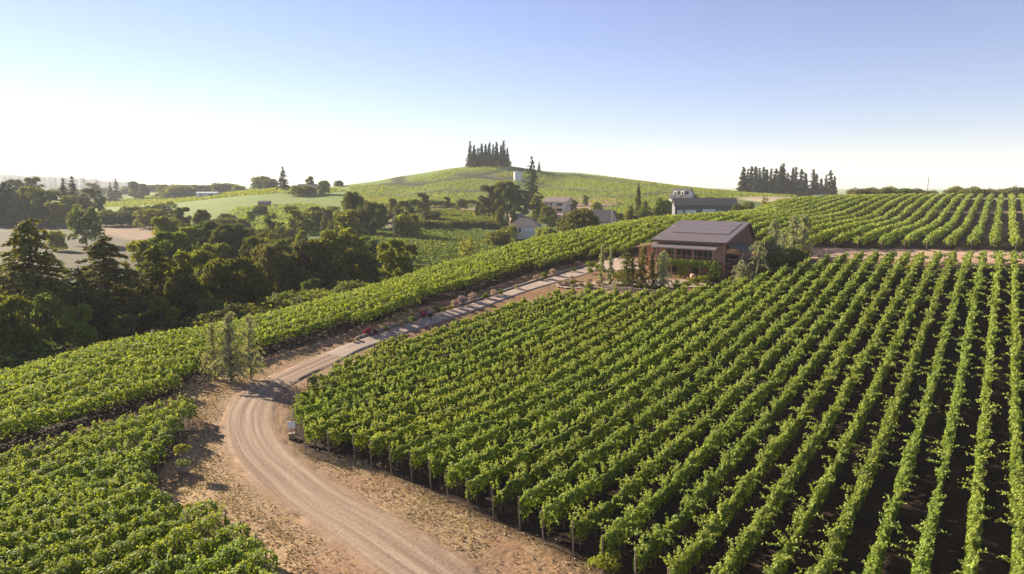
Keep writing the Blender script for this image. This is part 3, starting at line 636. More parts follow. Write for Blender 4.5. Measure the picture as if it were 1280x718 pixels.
G2 = 'understorey shrubs at the wood edge'
for i, px in enumerate(range(-60, 520, 24)):
    d = np.interp(px, [-60, 0, 150, 300, 400, 520], [78, 81, 90, 98, 106, 128]) + rng.normal() * 1.2
    x_, y_ = XY(px, d); put(['bush0', 'bush1', 'bush2'][i % 3], 'dark', x_, y_, 3.0 + rng.random() * 2, 1.5, 'dark shrub in the shade along the foot of the wood beside the vines', None, G2)
# ---- middle distance: single trees, hedges and copses
mid = [
 ('broad1','dark',684,258,300,.9,'dark tree between the cottage and the cream house'),
 ('broad0','dark',700,272,268,1.0,'dark low tree between the cottage and the big sunlit tree'),
 ('round0','dark',772,266,270,.9,'dark bush tree right of the barn'),
 ('broad0','dark',716,250,352,.8,'dark tree at the right corner of the cream house'),
 ('round1','oak',676,255,350,.9,'green bush tree hiding the left corner of the cream house'),
 ('round1','bright',744,252,330,.7,'light green tree behind the barn roof'),
 ('broad0','brown',598,252,350,.6,'olive tree left of the round bush trees below the hill'),
 ('round0','dark',113,259,285,.66,'lone round leafy tree standing in the brown field',),
 ('round1','bright',76,288,262,0.55,'small bush in the brown field left of the lone round tree'),
 ('broad1','oak',215,290,175,.85,'wide bushy tree at the brown field corner'),
 ('broad1','bright',185,300,165,.7,'sunlit bushy tree at the wood top beside the brown field'),
 ('broad0','dark',262,276,205,.8,'dark rounded tree above the green dome'),
 ('broad1','dark',292,280,200,.9,'wide dark tree behind the yellow green rounded one'),
 ('broad0','oak',240,284,190,.7,'round tree between two wide ones above the wood'),
 ('broad2','oak',316,296,176,.7,'green tree rising behind the round dome'),
 ('broad0','oak',270,305,150,.7,'leafy tree directly behind the round dome'),
 ('broad1','dark',355,300,165,.7,'dark leafy tree behind the olive brown one'),
 ('broad1','oak',212,270,240,.7,'green tree along the far hedge of the brown field'),
 ('broad0','dark',234,259,330,.8,'dark tree in the hedge beyond the brown field'),
 ('broad1','oak',258,262,300,.6,'bushy tree on the slope beyond the brown field'),
 ('round1','dark',158,264,400,1.44,'low dark bush at the far edge of the brown field'),
 ('round1','dark',172,258,420,1.15,'dark bush beside the far end of the brown field'),
 ('round0','oak',185,257,430,1.30,'round bush left of the valley slope hedge'),
 ('round1','oak',196,261,380,1.30,'bush below the bright far meadow'),
 ('round0','dark',207,255,420,1.15,'small dark tree under the bright far meadow'),
 ('round2','oak',218,252,430,1.15,'bushy tree beside the bright far meadow'),
 ('broad0','bright',342,268,300,.8,'bright green tree on the sunny slope, left of a pair'),
 ('broad2','bright',355,277,270,.9,'bright rounded tree below another on the sunny slope'),
 ('broad0','bright',372,262,300,.8,'bright leafy tree in the middle of the sunny slope'),
 ('broad1','oak',330,286,245,.6,'green tree below the bright ones on the slope'),
 ('broad0','bright',380,288,215,.6,'yellow tree in the slope above the russet tree'),
 ('broad1','brown',398,258,330,.8,'olive brown tree under the ridge house'),
 ('broad0','brown',412,262,300,.8,'brown green tree right of the sunny slope'),
 ('broad1','dark',445,240,300,.8,'large dark tree in the middle copse under the hill'),
 ('broad2','oak',425,268,250,.8,'tall green tree of the middle copse'),
 ('broad0','oak',440,262,240,.9,'broad green tree of the middle copse, lower of two'),
 ('broad1','brown',462,252,270,.7,'olive tree at the right side of the middle copse'),
 ('broad0','bright',478,254,290,.6,'light green tree right of the middle copse'),
 ('broad0','oak',493,248,330,.7,'tall tree behind the utility pole in the valley'),
 ('broad2','dark',505,251,300,1.0,'left one of a dark pair right of the valley pole'),
 ('broad2','dark',518,249,305,1.0,'right one of a dark pair right of the valley pole'),
 ('broad0','oak',530,241,360,.75,'round tree at the foot of the big hill'),
 ('round1','bright',511,267,262,.75,'yellow green round bush beside the valley pole'),
 ('broad0','brown',560,246,400,.7,'olive tree along the track at the hill foot'),
 ('round0','dark',578,248,400,1.08,'dark bush along the track at the hill foot'),
 ('round1','dark',540,263,330,1.30,'dark hedge bush above the shaded valley vines'),
 ('round2','bright',584,297,210,0.79,'small pale green tree alone by the edge of the slope vines'),
 ('broad0','brown',612,232,345,.85,'olive tree left of the big dark oaks under the hill'),
 ('broad1','dark',634,227,350,.85,'big dark oak under the hill, left of the tall fir'),
 ('broad0','dark',621,236,340,.6,'dark oak between olive tree and big oak under the hill'),
 ('broad2','dark',655,238,345,.9,'dark green tree directly below the tall fir'),
 ('broad1','oak',626,258,305,.5,'round green bush tree below the dark oaks'),
 ('broad0','dark',642,260,305,.5,'dark round bush tree below the big dark oak'),
 ('broad0','oak',672,244,330,.8,'rounded tree between tall fir and cream house'),
 ('broad2','bright',668,262,290,.6,'light green tree behind the brown roofed cottage'),
 ('broad0','dark',690,268,285,.7,'dark tree right of the brown roofed cottage'),
 ('round1','oak',724,261,232,.9,'big round sunlit tree in front of the dark barn'),
 ('round2','bright',636,281,262,1.30,'yellow green shrub left of the brown roofed cottage'),
 ('round0','bright',677,284,250,1.15,'yellow green shrub near the right corner of the brown roofed cottage'),
 ('round1','bright',686,284,245,0.86,'small shrub right of the brown roofed cottage'),
 ('round1','oak',622,288,240,1.15,'hedge bush left of the cottage'),
 ('broad0','oak',730,244,380,.7,'olive tree right of the cream house'),
 ('fir1','needle',664,196,405,1.15,'tall dark fir rising above the oaks to the hill skyline'),
 ('cypress',0,795,229,300,1.0,'narrow dark cypress rising beside the grey house trees'),
 ('fir3','oak',786,256,262,1.7,'pale conical conifer left of the grey house, first of three'),
 ('fir3','oak',803,250,264,1.6,'pale conical conifer left of the grey house, middle of three'),
 ('fir3','oak',822,246,266,1.6,'pale conical conifer left of the grey house, nearest the house'),
 ('round1','dark',834,250,285,1.08,'dark bush against the left side of the grey house'),
 ('round0','dark',930,252,255,1.15,'dark rounded bush right of the grey house'),
 ('round2','oak',951,247,262,0.86,'small dark round tree right of the grey house bushes'),
 ('round1','dark',918,255,258,1.01,'dark low bush touching the right end of the grey house'),
 ('round0','dark',862,243,330,0.86,'dark shrub right of the white house'),
 ('round1','dark',882,246,320,0.86,'dark hedge shrub behind the grey house roof'),
 ('round1','bright',505,338,150,1.01,'low leafy bush on the bank right of the wood'),
 ('round0','oak',530,330,158,1.01,'bush on the bank below the shaded valley vines'),
 ('fir0','needle',360,208,600,1.7,'dark fir on the left ridge against the sky'),
 ('broad0','dark',393,221,560,.7,'tree beside the ridge house'),
 ('broad1','oak',410,226,545,.9,'wide tree right of the ridge house'),
 ('round1','oak',383,232,540,1.73,'green shrub left of the ridge house'),
 ('round1','dark',428,226,610,1.15,'dark shrub on the ridge where the hill begins'),
 ('round1','dark',334,221,800,1.2,'low tree on the ridge left of the ridge fir'),
 ('round1','dark',345,224,760,.9,'low tree beside the ridge fir'),
]
GM = {}
for kd, mt_, px, tp, d, wf, lb in [m if len(m) == 7 else m for m in mid]: tree(kd, mt_, px, tp, d, wf, lb)
# scattered scrub and copses filling the valley slope
def scatter(n, box, drange, tops, kinds, mats, label, group, hr=(3, 6), wf=1.2):
    for i in range(n):
        px = rng.uniform(*box); d = rng.uniform(*drange); x_, y_ = XY(px, d)
        put(kinds[i % len(kinds)], mats[i % len(mats)], x_, y_, rng.uniform(*hr), wf * rng.uniform(.8, 1.3), label, None, group)
scatter(26, (215, 330), (210, 380), 0, ['round0', 'round1', 'broad0'], ['oak', 'dark', 'bright'], 'bushy tree scattered over the slope beyond the wood', 'scattered trees on the valley slope', (5, 9), 1.0)
scatter(30, (310, 480), (200, 430), 0, ['round0', 'round1', 'round1', 'round0'], ['oak', 'dark', 'oak', 'bright'], 'small tree in the copses below the ridge house', 'copse trees below the ridge house', (4, 8), 1.0)
scatter(16, (330, 470), (165, 210), 0, ['broad0', 'broad3'], ['oak', 'dark', 'brown'], 'leafy tree in the back rank of the wood', G1 + ', back rank', (7, 10), .8)
scatter(10, (-60, 200), (118, 150), 0, ['broad0', 'fir2'], ['dark', 'needle'], 'dark tree in the deep rank of the left wood', 'deep rank of the left wood', (9, 13), .9)
for i in range(14):
    px = 440 + i * 12.5; x_, y_ = XY(px, np.interp(px, [440, 600], [400, 440]) + rng.normal() * 4); put('round1', ['dark', 'oak'][i % 2], x_, y_, 2.5 + 2 * rng.random(), 1.4, 'hedge bush in the line along the track at the hill foot', None, 'hedge along the hill foot track')
for i in range(12):
    px = 520 + i * 9.5; x_, y_ = XY(px, 300 + i * .8 + rng.normal() * 2); put('round1', ['dark', 'oak'][i % 2], x_, y_, 2.6 + rng.random(), 1.5, 'bush in the dark hedge above the shaded valley vines', None, 'hedge above the valley vines')
for i in range(22):
    px = rng.uniform(500, 640); d = np.interp(px, [500, 640], [140, 172]) + rng.normal() * 5; x_, y_ = XY(px, d); put('round0', ['dark', 'oak', 'bright'][i % 3], x_, y_, 1.6 + 1.5 * rng.random(), 1.6, 'scrub bush on the bank behind the slope vines', None, 'scrub on the bank')
# conifers far left
Gc = 'dark conifers along the far left of the brown field'
for i in range(15):
    px = -30 + i * 6.8; tree(['fir_far3', 'fir_far'][i % 2], 'needle', px, 230 + rng.normal() * 3.5 + (4 if i > 8 else 0), 430 + rng.normal() * 12, 1.7, 'dark conifer in the plantation at the far left of the brown field', Gc)
for px, tp, d, kd, m_, lb in [(45,234,420,'broad1','bright','sunlit broad tree right of the far left conifers'),(66,238,415,'broad1','oak','broad green tree right of the sunlit one by the conifers'),
        (91,222,470,'fir0','needle','dark pointed conifer beyond the brown field, left of a pair'),(102,219,480,'fir0','needle','dark pointed conifer beyond the brown field, right of a pair'),(96,245,440,'broad0','bright','light green tree under the pair of pointed conifers'),
        (119,236,450,'broad2','dark','dark dome shaped tree right of the pair of conifers'),(131,238,480,'broad2','oak','grey green tree beside the dark dome shaped one'),(55,222,600,'broad2','dark','hazy tree behind the sunlit broad tree'),
        (33,225,620,'broad0','dark','hazy tree behind the far left conifers'),(80,252,400,'broad1','oak','low dark tree at the back of the brown field'),(155,222,900,'fir0','needle','lone dark conifer among the far fields'),(148,228,880,'fir0','needle','smaller conifer left of the lone far one'),
        (126,229,900,'broad0','oak','hazy round tree in the far fields'),(178,227,900,'broad1','oak','round copse tree in the far fields'),(188,230,880,'broad0','dark','dark copse tree in the far fields'),(140,262,400,'round1','oak','low bush behind the lone round tree')]:
    tree(kd, m_, px, tp, d, 1.3 if kd.startswith('fir') else .9, lb)
for i in range(34):
    px = 222 + i * 2.6; tree(['round1', 'round0'][i % 2], ['oak', 'dark'][i % 2], px, 234 - .9 * math.sin(i * .3) + rng.normal() * 1.5 - i * .05, 860 + rng.normal() * 15, 1.6, 'low tree in the long tree line across the far meadow', 'tree line across the far meadow')
for i in range(7): tree('round1', 'dark', 282 + i * 2.2, 241.5, 690, 1.2, 'dark bush in the short hedge right of the far white shed', 'short hedge by the far white shed')
for i in range(40):
    px = rng.uniform(0, 220); d = rng.uniform(1000, 1500); x_, y_ = XY(px, d); put('round1', ['oak', 'dark'][i % 2], x_, y_, rng.uniform(6, 14), 1.4, 'hazy tree in the far fields below the distant ridge', None, 'trees in the far fields')
# firs on the hill top
Gh = 'stand of firs on the hilltop'
for i, (px, tp, wf_) in enumerate([(590,177.5,1.0),(594.5,180.5,1.1),(599,187,.8),(603,179.5,1.0),(608,181.5,1.1),(612.5,178.5,1.0),(617,182,1.0),(621.5,179,1.1),(626,181,.9),(629.5,178.5,1.1),(633,186,1.0)]):
    tree(['fir_far2', 'fir_far', 'fir_far3'][i % 3], 'needle', px + rng.normal() * .7, tp + rng.normal() * 1.2, 640 + rng.normal() * 5, wf_ * [1.1, 1.1, .8][i % 3], 'tall fir in the dense stand on the hilltop skyline', Gh)
for i in range(10): tree(['fir_far3', 'fir_far'][i % 2], 'needle', 590 + i * 4.6 + rng.normal(), 184.5 + rng.normal() * 2, 648, .95, 'tall fir in the dense stand on the hilltop skyline', Gh)
tree('fir_far', 'needle', 673, 202, 640, 1.2, 'small fir on the hill skyline right of the tall dark fir')
for i in range(9): tree('round0', 'dark', 588 + i * 5.8, 203 + rng.normal(), 636, 1.2, 'low dark undergrowth bush at the foot of the hilltop firs', 'undergrowth below the hilltop firs')
for i in range(16): tree('round1', ['dark', 'oak'][i % 2], 918 + i * 7.4, 240 + rng.normal() * 1.2, 510, 1.1, 'low dark undergrowth bush at the foot of the right ridge firs', 'undergrowth below the ridge firs')
Gr = 'stand of firs on the right ridge'
for i, (px, tp) in enumerate([(922,206),(928,212),(933,209),(937,209),(942,212),(947,209),(952,213),(957,211),(962,210),(967,209),(972,207),(977,214),(983,211),(986,210),(996,213),(999,216),(1008,214),(1012,217),(1018,224),(1024,220),(1029,214),(1033,219),(931,220),(950,221),(966,220),(980,222)]):
    tree(['fir_far', 'fir_far2', 'fir_far3'][i % 3], 'needle', px + rng.normal() * .8, tp + rng.normal() * 1.3, 515 + rng.normal() * 6, 1.25 * rng.uniform(.8, 1.25), 'fir in the long dark stand on the right ridge skyline', Gr)
for i in range(30):
    px = 815 + i * 3.6 + rng.normal(); tree('far0', ['dark', 'oak'][i % 2], px, 240 - (4.5 if i in (0, 1) else 0) + (i < 12) * (-14 + i * 1.1) * .45 + rng.normal() * 1.0, 590, 1.0, 'small tree along the ridge line behind the grey house', 'ridge line trees behind the grey house')
for i in range(7): tree(['fir_far3', 'fir_far'][i % 2], 'needle', 924 + i * 8 + (i % 3) * 3 + rng.normal() * 1.5, 217 + rng.normal() * 3, 524, 1.3, 'fir in the long dark stand on the right ridge skyline', Gr)
# round bushes on the crest of the upper block
for i in range(24):
    px = 1040 + i * 15.5 * (1 if i > 8 else .62) + (0 if i > 8 else 28) + rng.normal() * 2; tree(['bush1', 'bush0'][i % 2], ['brown', 'oak', 'brown'][i % 3], px, 235 + rng.normal() * 1.5, 290 + rng.normal() * 2, 1.25, 'rounded bush in the row along the crest above the upper vines', 'bushes along the crest')
# three nodding cedars beside the drive
for px, py, h, kd, lb in [(268,475,5.2,'cedar2','grey green nodding cedar beside the drive bend, leftmost of three'),(289,478,6.3,'cedar0','grey green nodding cedar beside the drive bend, middle and tallest of three'),(314,475,6.0,'cedar2','grey green nodding cedar beside the drive bend, rightmost of three')]:
    q = at(px, py); put(kd, 'cedar', q[0], q[1], h, .62 if kd == 'cedar2' else .85, lb)
# ------------------------------------------------------------------ hillside vineyards far away (one mass of foliage each)
def mass(name, poly, spacing, size, dirv, label, mat='vine_far', hgt=1.6, jitter=.35, gap=None, minx=.0):
    P_ = np.array(poly); dv = unit(np.array(dirv, float)); uv = np.array([dv[1], -dv[0]])
    cu, cs_ = P_ @ uv, P_ @ dv; us = np.arange(cu.min(), cu.max(), spacing); ss = np.arange(cs_.min(), cs_.max(), size * .42)
    A, B = np.meshgrid(us, ss); A = A.ravel(); B = B.ravel(); A = A + rng.normal(size=A.shape) * size * .22; B = B + rng.normal(size=B.shape) * size * .3
    x_ = uv[0] * A + dv[0] * B; y_ = uv[1] * A + dv[1] * B; m = inpoly(x_, y_, [tuple(q) for q in poly]) & (rng.random(len(x_)) < .92)
    for ln in (gap or []): m &= dist_poly(x_, y_, ln[1:]) > ln[0]
    x_, y_ = x_[m], y_[m]
    c = np.column_stack([x_, y_, T(x_, y_) + hgt * (.35 + .65 * rng.random(len(x_)))]); n_ = rng.normal(size=c.shape) * .7 + [0, 0, .7]
    v, f = leaf_quads(c, n_, size * (.6 + .6 * rng.random(len(c)))); o = mesh_np(name, v, f, M[mat], tint=rng.random(len(c)) * .2)
    return tag(o, label, 'vineyard', kind='stuff')
Hd = np.array([.75, .65])
LN = lambda w_, *p: [w_] + [tuple(at(a, b)) for a, b in p]
GAPS = [LN(8.0,(670,214),(720,219.5),(800,231.5),(850,238)), LN(8.5,(578,219),(600,219.5),(640,214),(662,212.5)), LN(6.8,(590,222),(540,229),(480,231)), LN(6.8,(465,227),(500,230),(525,233)), LN(8.5,(590,221),(625,225),(655,226)), LN(6.8,(655,232),(700,236),(745,240),(780,240)), LN(6.8,(735,247),(790,247),(850,241),(900,246)), LN(6.8,(480,246),(600,240),(650,238))]  # bands left clear of vines; the first stands for rows in shade
mass('hillside_vines', [XY(440,585), XY(520,600), XY(600,625), XY(660,630), XY(648,520), XY(600,440), XY(500,400), XY(455,425)], 3.6, 1.15, Hd, 'pale green vines covering the left face of the big hill', gap=GAPS)
mass('hillside_vines', [XY(655,630), XY(720,618), XY(800,596), XY(900,560), XY(1010,515), XY(950,430), XY(900,380), XY(820,330), XY(760,380), XY(700,395), XY(660,420)], 3.6, 1.15, Hd, 'pale green vines covering the right face of the big hill', gap=GAPS)
mass('valley_vines', [XY(770,290), XY(820,300), XY(810,340), XY(770,360), XY(735,330)], 3, 1.2, Hd, 'green vines beside the cypress below the hill')
mass('meadow', [XY(130,700), XY(330,560), XY(440,560), XY(330,880), XY(200,1000), XY(130,900)], 5, 2.4, (1, .2), 'bright green crop on the far left meadow', hgt=.8)
mass('meadow', [XY(440,300), XY(400,470), XY(300,470), XY(250,330), XY(300,260)], 4, 1.2, (1, -.2), 'rough green ground on the slope below the ridge house', mat='oak', hgt=.9)
# valley vine rows below the cottage
polyV = [XY(455,215), XY(600,185), XY(650,215), XY(640,262), XY(600,292), XY(470,292), XY(440,255)]
Dv = unit(np.array([.95, -.30])); Uv = np.array([Dv[1], -Dv[0]])
Dsave, Usave = D, U
D, U = Dv, Uv
us_ = [q @ U for q in polyV]
block(polyV, np.arange(min(us_) + 1, max(us_), 3.4), 'shaded vine row in the valley below the cottage, %s counted from the hill side', 'valley vine rows', post=False, tall=1.9, side=.9, shoots=0, mat='vine')
polyV2 = [XY(520,310), XY(630,322), XY(625,375), XY(560,395), XY(500,372)]
us_ = [q @ U for q in polyV2]
block(polyV2, np.arange(min(us_) + 1, max(us_), 3.6), 'vine row between valley hedge and hill track, %s counted from the hill side', 'vine rows under the hill track', post=False, tall=1.8, side=.9, shoots=0, mat='vine_far')
D, U = Dsave, Usave
# distant forested ridge at the left
n = 260; px_ = np.linspace(-500, 330, n); v = []
yk = np.interp(px_, [-500, -200, 0, 60, 120, 170, 215, 240, 330], [214, 214, 218, 220.5, 224, 228, 233.5, 237, 240])
hh = []
for j, (f_, dd_) in enumerate([(0, 2450), (.55, 2550), (.86, 2640), (1, 2720), (.5, 2900), (-.2, 3100)]):
    x_ = (px_ - CX) / F * dd_; y_ = np.full(n, dd_ * cp_); ztop = CAMZ + 2720 * (-sp_ + (CY - yk) / F * cp_); zb = -10.0
    z_ = zb + (ztop - zb) * f_ + (vnoise(px_, px_ * 0 + j, 2.2) + vnoise(px_, px_ * 0 + j + 9, 6) - 1) * 5 * (.3 + abs(f_)); v.append(np.stack([x_, y_, z_], 1))
v = np.stack(v, 0); ix = np.arange(v.shape[0] * n).reshape(-1, n); f = np.stack([ix[:-1, :-1], ix[:-1, 1:], ix[1:, 1:], ix[1:, :-1]], -1).reshape(-1, 4)
M['forest'] = simple('distant_forest', (.03, .04, .025), .95, .5, .03, .0)
tag(mesh_np('hills', v.reshape(-1, 3), f, M['forest']), kind='structure')

# ------------------------------------------------------------------ the winery
def roofplane(name, corners, mat, parent, th=.14, ribs=0):
    """corners: front-left, front-right, back-right, back-left; ribs run front to back"""
    c = [np.array(q, float) for q in corners]; nrm = unit(np.cross(c[1] - c[0], c[3] - c[0])); b = MB(); b.hexa([q - nrm * th for q in c], c)
    for i in range(ribs):
        t_ = (i + .5) / ribs; p_ = c[0] + (c[1] - c[0]) * t_; q = c[3] + (c[2] - c[3]) * t_; b.bar(p_ + nrm * .04, q + nrm * .04, .10, .09)
    return b.build(name, mat, parent)
fr = XY(904, 98); Uw = np.array([math.cos(R(35)), -math.sin(R(35))])
org = fr - Uw * 10.0; gz = T1(*(org + Uw * 6)) - .05
wn = thing('winery_building', (org[0], org[1], gz), 'redwood winery with sloping metal roof, solar panels and creeper covered ground floor', 'building', -R(35))
b = MB(); b.box(0, 10, 0, 14, -1.5, 2.45); b.build('lower_wall', M['stone'], wn)
b = MB(); b.box(.35, 9.9, .3, 13.9, 2.45, 5.25); b.build('upper_wall', M['redwood'], wn)
b = MB(); gp = [(0.35, 5.25), (10.6, 7.6), (13.9, 4.6)]
b.add([(9.92, .35, 5.25), (9.92, 10.6, 7.5), (9.92, 13.9, 4.6), (9.92, 13.9, 4.0), (9.92, .35, 5.0), (9.6, .35, 5.25), (9.6, 10.6, 7.5), (9.6, 13.9, 4.6), (9.6, 13.9, 4.0), (9.6, .35, 5.0)],
      [(4, 3, 2, 1), (4, 1, 0, 0), (9, 6, 7, 8), (9, 5, 6, 6)]); b.build('gable_wall', M['redwood_dark'], wn)
b = MB()
b.add([(.38, .35, 5.25), (.38, 10.6, 7.5), (.38, 13.9, 4.6), (.38, 13.9, 4.0), (.38, .35, 5.0)], [(1, 2, 3, 4), (0, 1, 4, 4)]); b.build('gable_wall', M['redwood_dark'], wn)
rf = roofplane('roof', [(-.9, -.5, 5.35), (10.3, -.5, 5.35), (10.3, 10.6, 7.75), (-.9, 10.6, 7.75)], M['metalroof'], wn, ribs=30)
roofplane('back_roof', [(-.9, 10.62, 7.74), (10.3, 10.62, 7.74), (10.3, 14.6, 4.5), (-.9, 14.6, 4.5)], M['darkmetal'], wn)
b = MB(); b.box(-.95, 10.35, -.62, -.52, 5.05, 5.36); b.build('fascia', M['redwood_dark'], wn)
sl_ = (7.75 - 5.35) / 11.1
for i in range(8):
    for j in range(3):
        x0 = .9 + i * 1.06; y0 = 3.3 + j * 2.0; z0 = 5.35 + (y0 + .5) * sl_; b = MB(); dz = 1.94 * sl_
        b.hexa([(x0, y0, z0 + .1), (x0 + 1.02, y0, z0 + .1), (x0 + 1.02, y0 + 1.94, z0 + dz + .1), (x0, y0 + 1.94, z0 + dz + .1)], [(x0, y0, z0 + .18), (x0 + 1.02, y0, z0 + .18), (x0 + 1.02, y0 + 1.94, z0 + dz + .18), (x0, y0 + 1.94, z0 + dz + .18)])
        b.build('solar_panel', M['solar'], rf)
roofplane('front_awning', [(-.5, -1.5, 4.35), (9.2, -1.5, 4.35), (9.2, .3, 4.95), (-.5, .3, 4.95)], M['metalroof'], wn, th=.08, ribs=34)
roofplane('side_awning', [(10.0, .2, 5.1), (12.6, .2, 4.2), (12.6, 7.2, 4.2), (10.0, 7.2, 5.1)], M['darkmetal'], wn, th=.1)
# upper windows with mullions
for i in range(9):
    x0 = 1.3 + i * .78; b = MB(); b.box(x0, x0 + .72, .24, .30, 2.75, 4.35); wnd = b.build('window', M['redwood'], wn)
    b = MB(); b.box(x0 + .06, x0 + .66, .215, .238, 2.82, 4.28); b.build('pane', M['glass'], wnd)
for x0, s_ in ((.0, 1.0), (8.5, 1.3)): 
    b = MB(); b.box(x0, x0 + s_, -.02, .28, 2.45, 4.9); b.build('wall_panel', M['redwood'], wn)
for x_, y_ in ((-.35, -1.3), (9.75, -.15)): b = MB(); b.box(x_, x_ + .3, y_, y_ + .3, -1, 4.9 if x_ > 0 else 4.3); b.build('column', M['redwood'], wn)
b = MB(); b.box(-.4, 9.8, -1.35, .0, 2.25, 2.42); dk = b.build('balcony', M['redwood_dark'], wn)
for i in range(5): b = MB(); b.box(.5 + i * 2.1, .7 + i * 2.1, -1.2, -1.0, -1, 2.25); b.build('column', M['redwood'], wn)
for i in range(4): b = MB(); b.box(.3 + i * 2.8, .48 + i * 2.8, -1.42, -1.24, 2.42, 4.36); b.build('awning_post', M['redwood'], wn)
b = MB(); b.box(-.4, 9.8, -1.38, -1.32, 3.25, 3.33); b.build('balcony_rail', M['redwood'], wn)
b = MB(); b.box(7.25, 8.0, -.06, .0, 0, 2.1); b.build('door', M['door'], wn)
for x0 in (1.9, 5.4): b = MB(); b.box(x0, x0 + 1.2, -.05, .0, .7, 1.9); wnd = b.build('window', M['darkmetal'], wn); b = MB(); b.box(x0 + .08, x0 + 1.12, -.075, -.052, .78, 1.82); b.build('pane', M['glass'], wnd)
# side veranda: deck, slanting struts, dark glazing
b = MB(); b.box(10.0, 12.1, .3, 7, 2.0, 2.2); b.build('side_deck', M['redwood_dark'], wn)
b = MB(); b.box(10.0, 11.9, .3, .42, 3.0, 3.08); b.box(12.0, 12.1, .3, 7, 3.0, 3.08); b.box(12.0, 12.1, .35, .42, 2.2, 3.0); b.build('railing', M['redwood'], wn)
for y_ in (.45, 3.6, 6.8): b = MB(); b.bar((11.2, y_, -.8), (12.5, y_, 4.2), .2, .2); b.build('strut', M['pole'], wn)
for i in range(4): b = MB(); b.box(9.93, 9.97, .9 + i * 1.5, 2.2 + i * 1.5, 2.5, 4.5); b.build('window', M['glass'], wn)
b = MB(); b.box(10.0, 11.6, .6, 5, -1, 1.6); b.build('lean_to', M['redwood_dark'], wn)
# entrance wing with a low roof on the left
roofplane('entrance_roof', [(-4.6, 2.2, 4.0), (.3, .8, 4.9), (.3, 5.2, 5.0), (-4.6, 6.2, 4.1)], M['redwood_dark'], wn, th=.2)
for x_, y_ in ((-4.2, 2.6), (-2.2, 2.2), (-4.2, 5.6)): b = MB(); b.box(x_, x_ + .3, y_, y_ + .3, -1.0, 4.1); b.build('column', M['redwood'], wn)
b = MB(); b.box(-.6, -.2, 6.5, 6.9, 5.5, 7.1); b.build('chimney', M['steel'], wn)
# creeper on the balcony edge and down the wall, one leafy mass
cs, ns = [], []
def leafbox(x0, x1, y0, y1, z0, z1, n): cs.append(np.column_stack([rng.uniform(x0, x1, n), rng.uniform(y0, y1, n), rng.uniform(z0, z1, n)])); ns.append(rng.normal(size=(n, 3)) + [0, -.8, .5])
for i in range(26): c0 = .9 + i * .34; leafbox(c0 - .25, c0 + .3, -1.75, -1.2, 2.0 - .25 * rng.random(), 2.55 + .35 * rng.random(), 60)
for i in range(5): leafbox(3.9 + .2 * i, 4.3 + .2 * i, -1.6, -1.2, .2 + .1 * i, 2.4, 110)
for i in range(7): leafbox(8.3 + .22 * i, 8.8 + .22 * i, -1.9, -1.2, .3 + .15 * rng.random(), 2.2 + .3 * rng.random(), 90)
v, f = leaf_quads(np.concatenate(cs), np.concatenate(ns), .26 * (.7 + .6 * rng.random(sum(map(len, cs)))))
o = mesh_np('creeper', v, f, M['vine'], tint=rng.random(len(f)) * .5)
o.location = (org[0], org[1], gz); o.rotation_euler = (0, 0, -R(35)); tag(o, 'leafy green creeper trained along the winery balcony and down its wall', 'climbing plant')
def loc_w(x_, y_): q = org + Uw * x_ + np.array([-Uw[1], Uw[0]]) * y_; return q
q = loc_w(6.4, -2.2); b = MB(); b.tube([(0, 0, 0), (0, 0, .15), (0, 0, .75), (0, 0, 1.0)], [.38, .42, .45, .42], 14); o = b.build('barrel', M['terra'], smooth=True)
o.location = (q[0], q[1], T1(*q) + .05); tag(o, 'terracotta coloured barrel standing before the winery door', 'barrel')

# yard, curb, garden wall
YARD = [at(*q) for q in [(690,357),(728,354),(765,353),(905,352),(875,361),(800,365),(745,362),(700,361)]]
def drape(name, poly, lift, mat, step=1.0):
    P_ = np.array(poly); xs = np.arange(P_[:, 0].min(), P_[:, 0].max() + step, step); ys = np.arange(P_[:, 1].min(), P_[:, 1].max() + step, step)
    X_, Y_ = np.meshgrid(xs, ys); v_ = np.column_stack([X_.ravel(), Y_.ravel(), T(X_.ravel(), Y_.ravel()) + lift]); ix = np.arange(X_.size).reshape(X_.shape)
    f_ = np.stack([ix[:-1, :-1], ix[:-1, 1:], ix[1:, 1:], ix[1:, :-1]], -1).reshape(-1, 4); c = v_[f_].mean(1); f_ = f_[inpoly(c[:, 0], c[:, 1], [tuple(q) for q in poly])]
    return tag(mesh_np(name, v_, f_, mat, smooth=True), kind='structure')
drape('yard', YARD, .13, M['concrete'], .5)
drape('terrace', [at(*q) for q in [(745,340),(750,330),(775,322),(800,326),(800,338)]], .12, M['concrete'], .5)
def wall_along(name, pts, th, h, mat, label, cat, lift=-.3):
    S = spline([(*q, 0) for q in pts], 1.0)[:, :2]; b = MB()
    for a_, c_ in zip(S[:-1], S[1:]):
        d_ = unit(c_ - a_); n_ = np.array([-d_[1], d_[0]]) * th / 2; za, zc = T1(*a_), T1(*c_)
        b.hexa([(*(a_-n_), za+lift), (*(c_-n_), zc+lift), (*(c_+n_), zc+lift), (*(a_+n_), za+lift)], [(*(a_-n_), za+h), (*(c_-n_), zc+h), (*(c_+n_), zc+h), (*(a_+n_), za+h)])
    o = b.build(name, mat); return tag(o, label, cat)
wall_along('garden_wall', [at(752,362), at(790,366), at(830,369), at(850,369)], .25, .55, M['concrete'], 'low pale wall between winery yard and the vine rows', 'wall')
cn = np.stack([-np.gradient(pathS[:, 1]), np.gradient(pathS[:, 0])], 1); cn = unit(cn)
wall_along('edging', [tuple(q) for q in (pathS[:, :2] + cn * (pathS[:, 2:3] + .25))[10::14]], .16, .2, M['kerb'], 'low stone edging along the far side of the paved path', 'kerb')
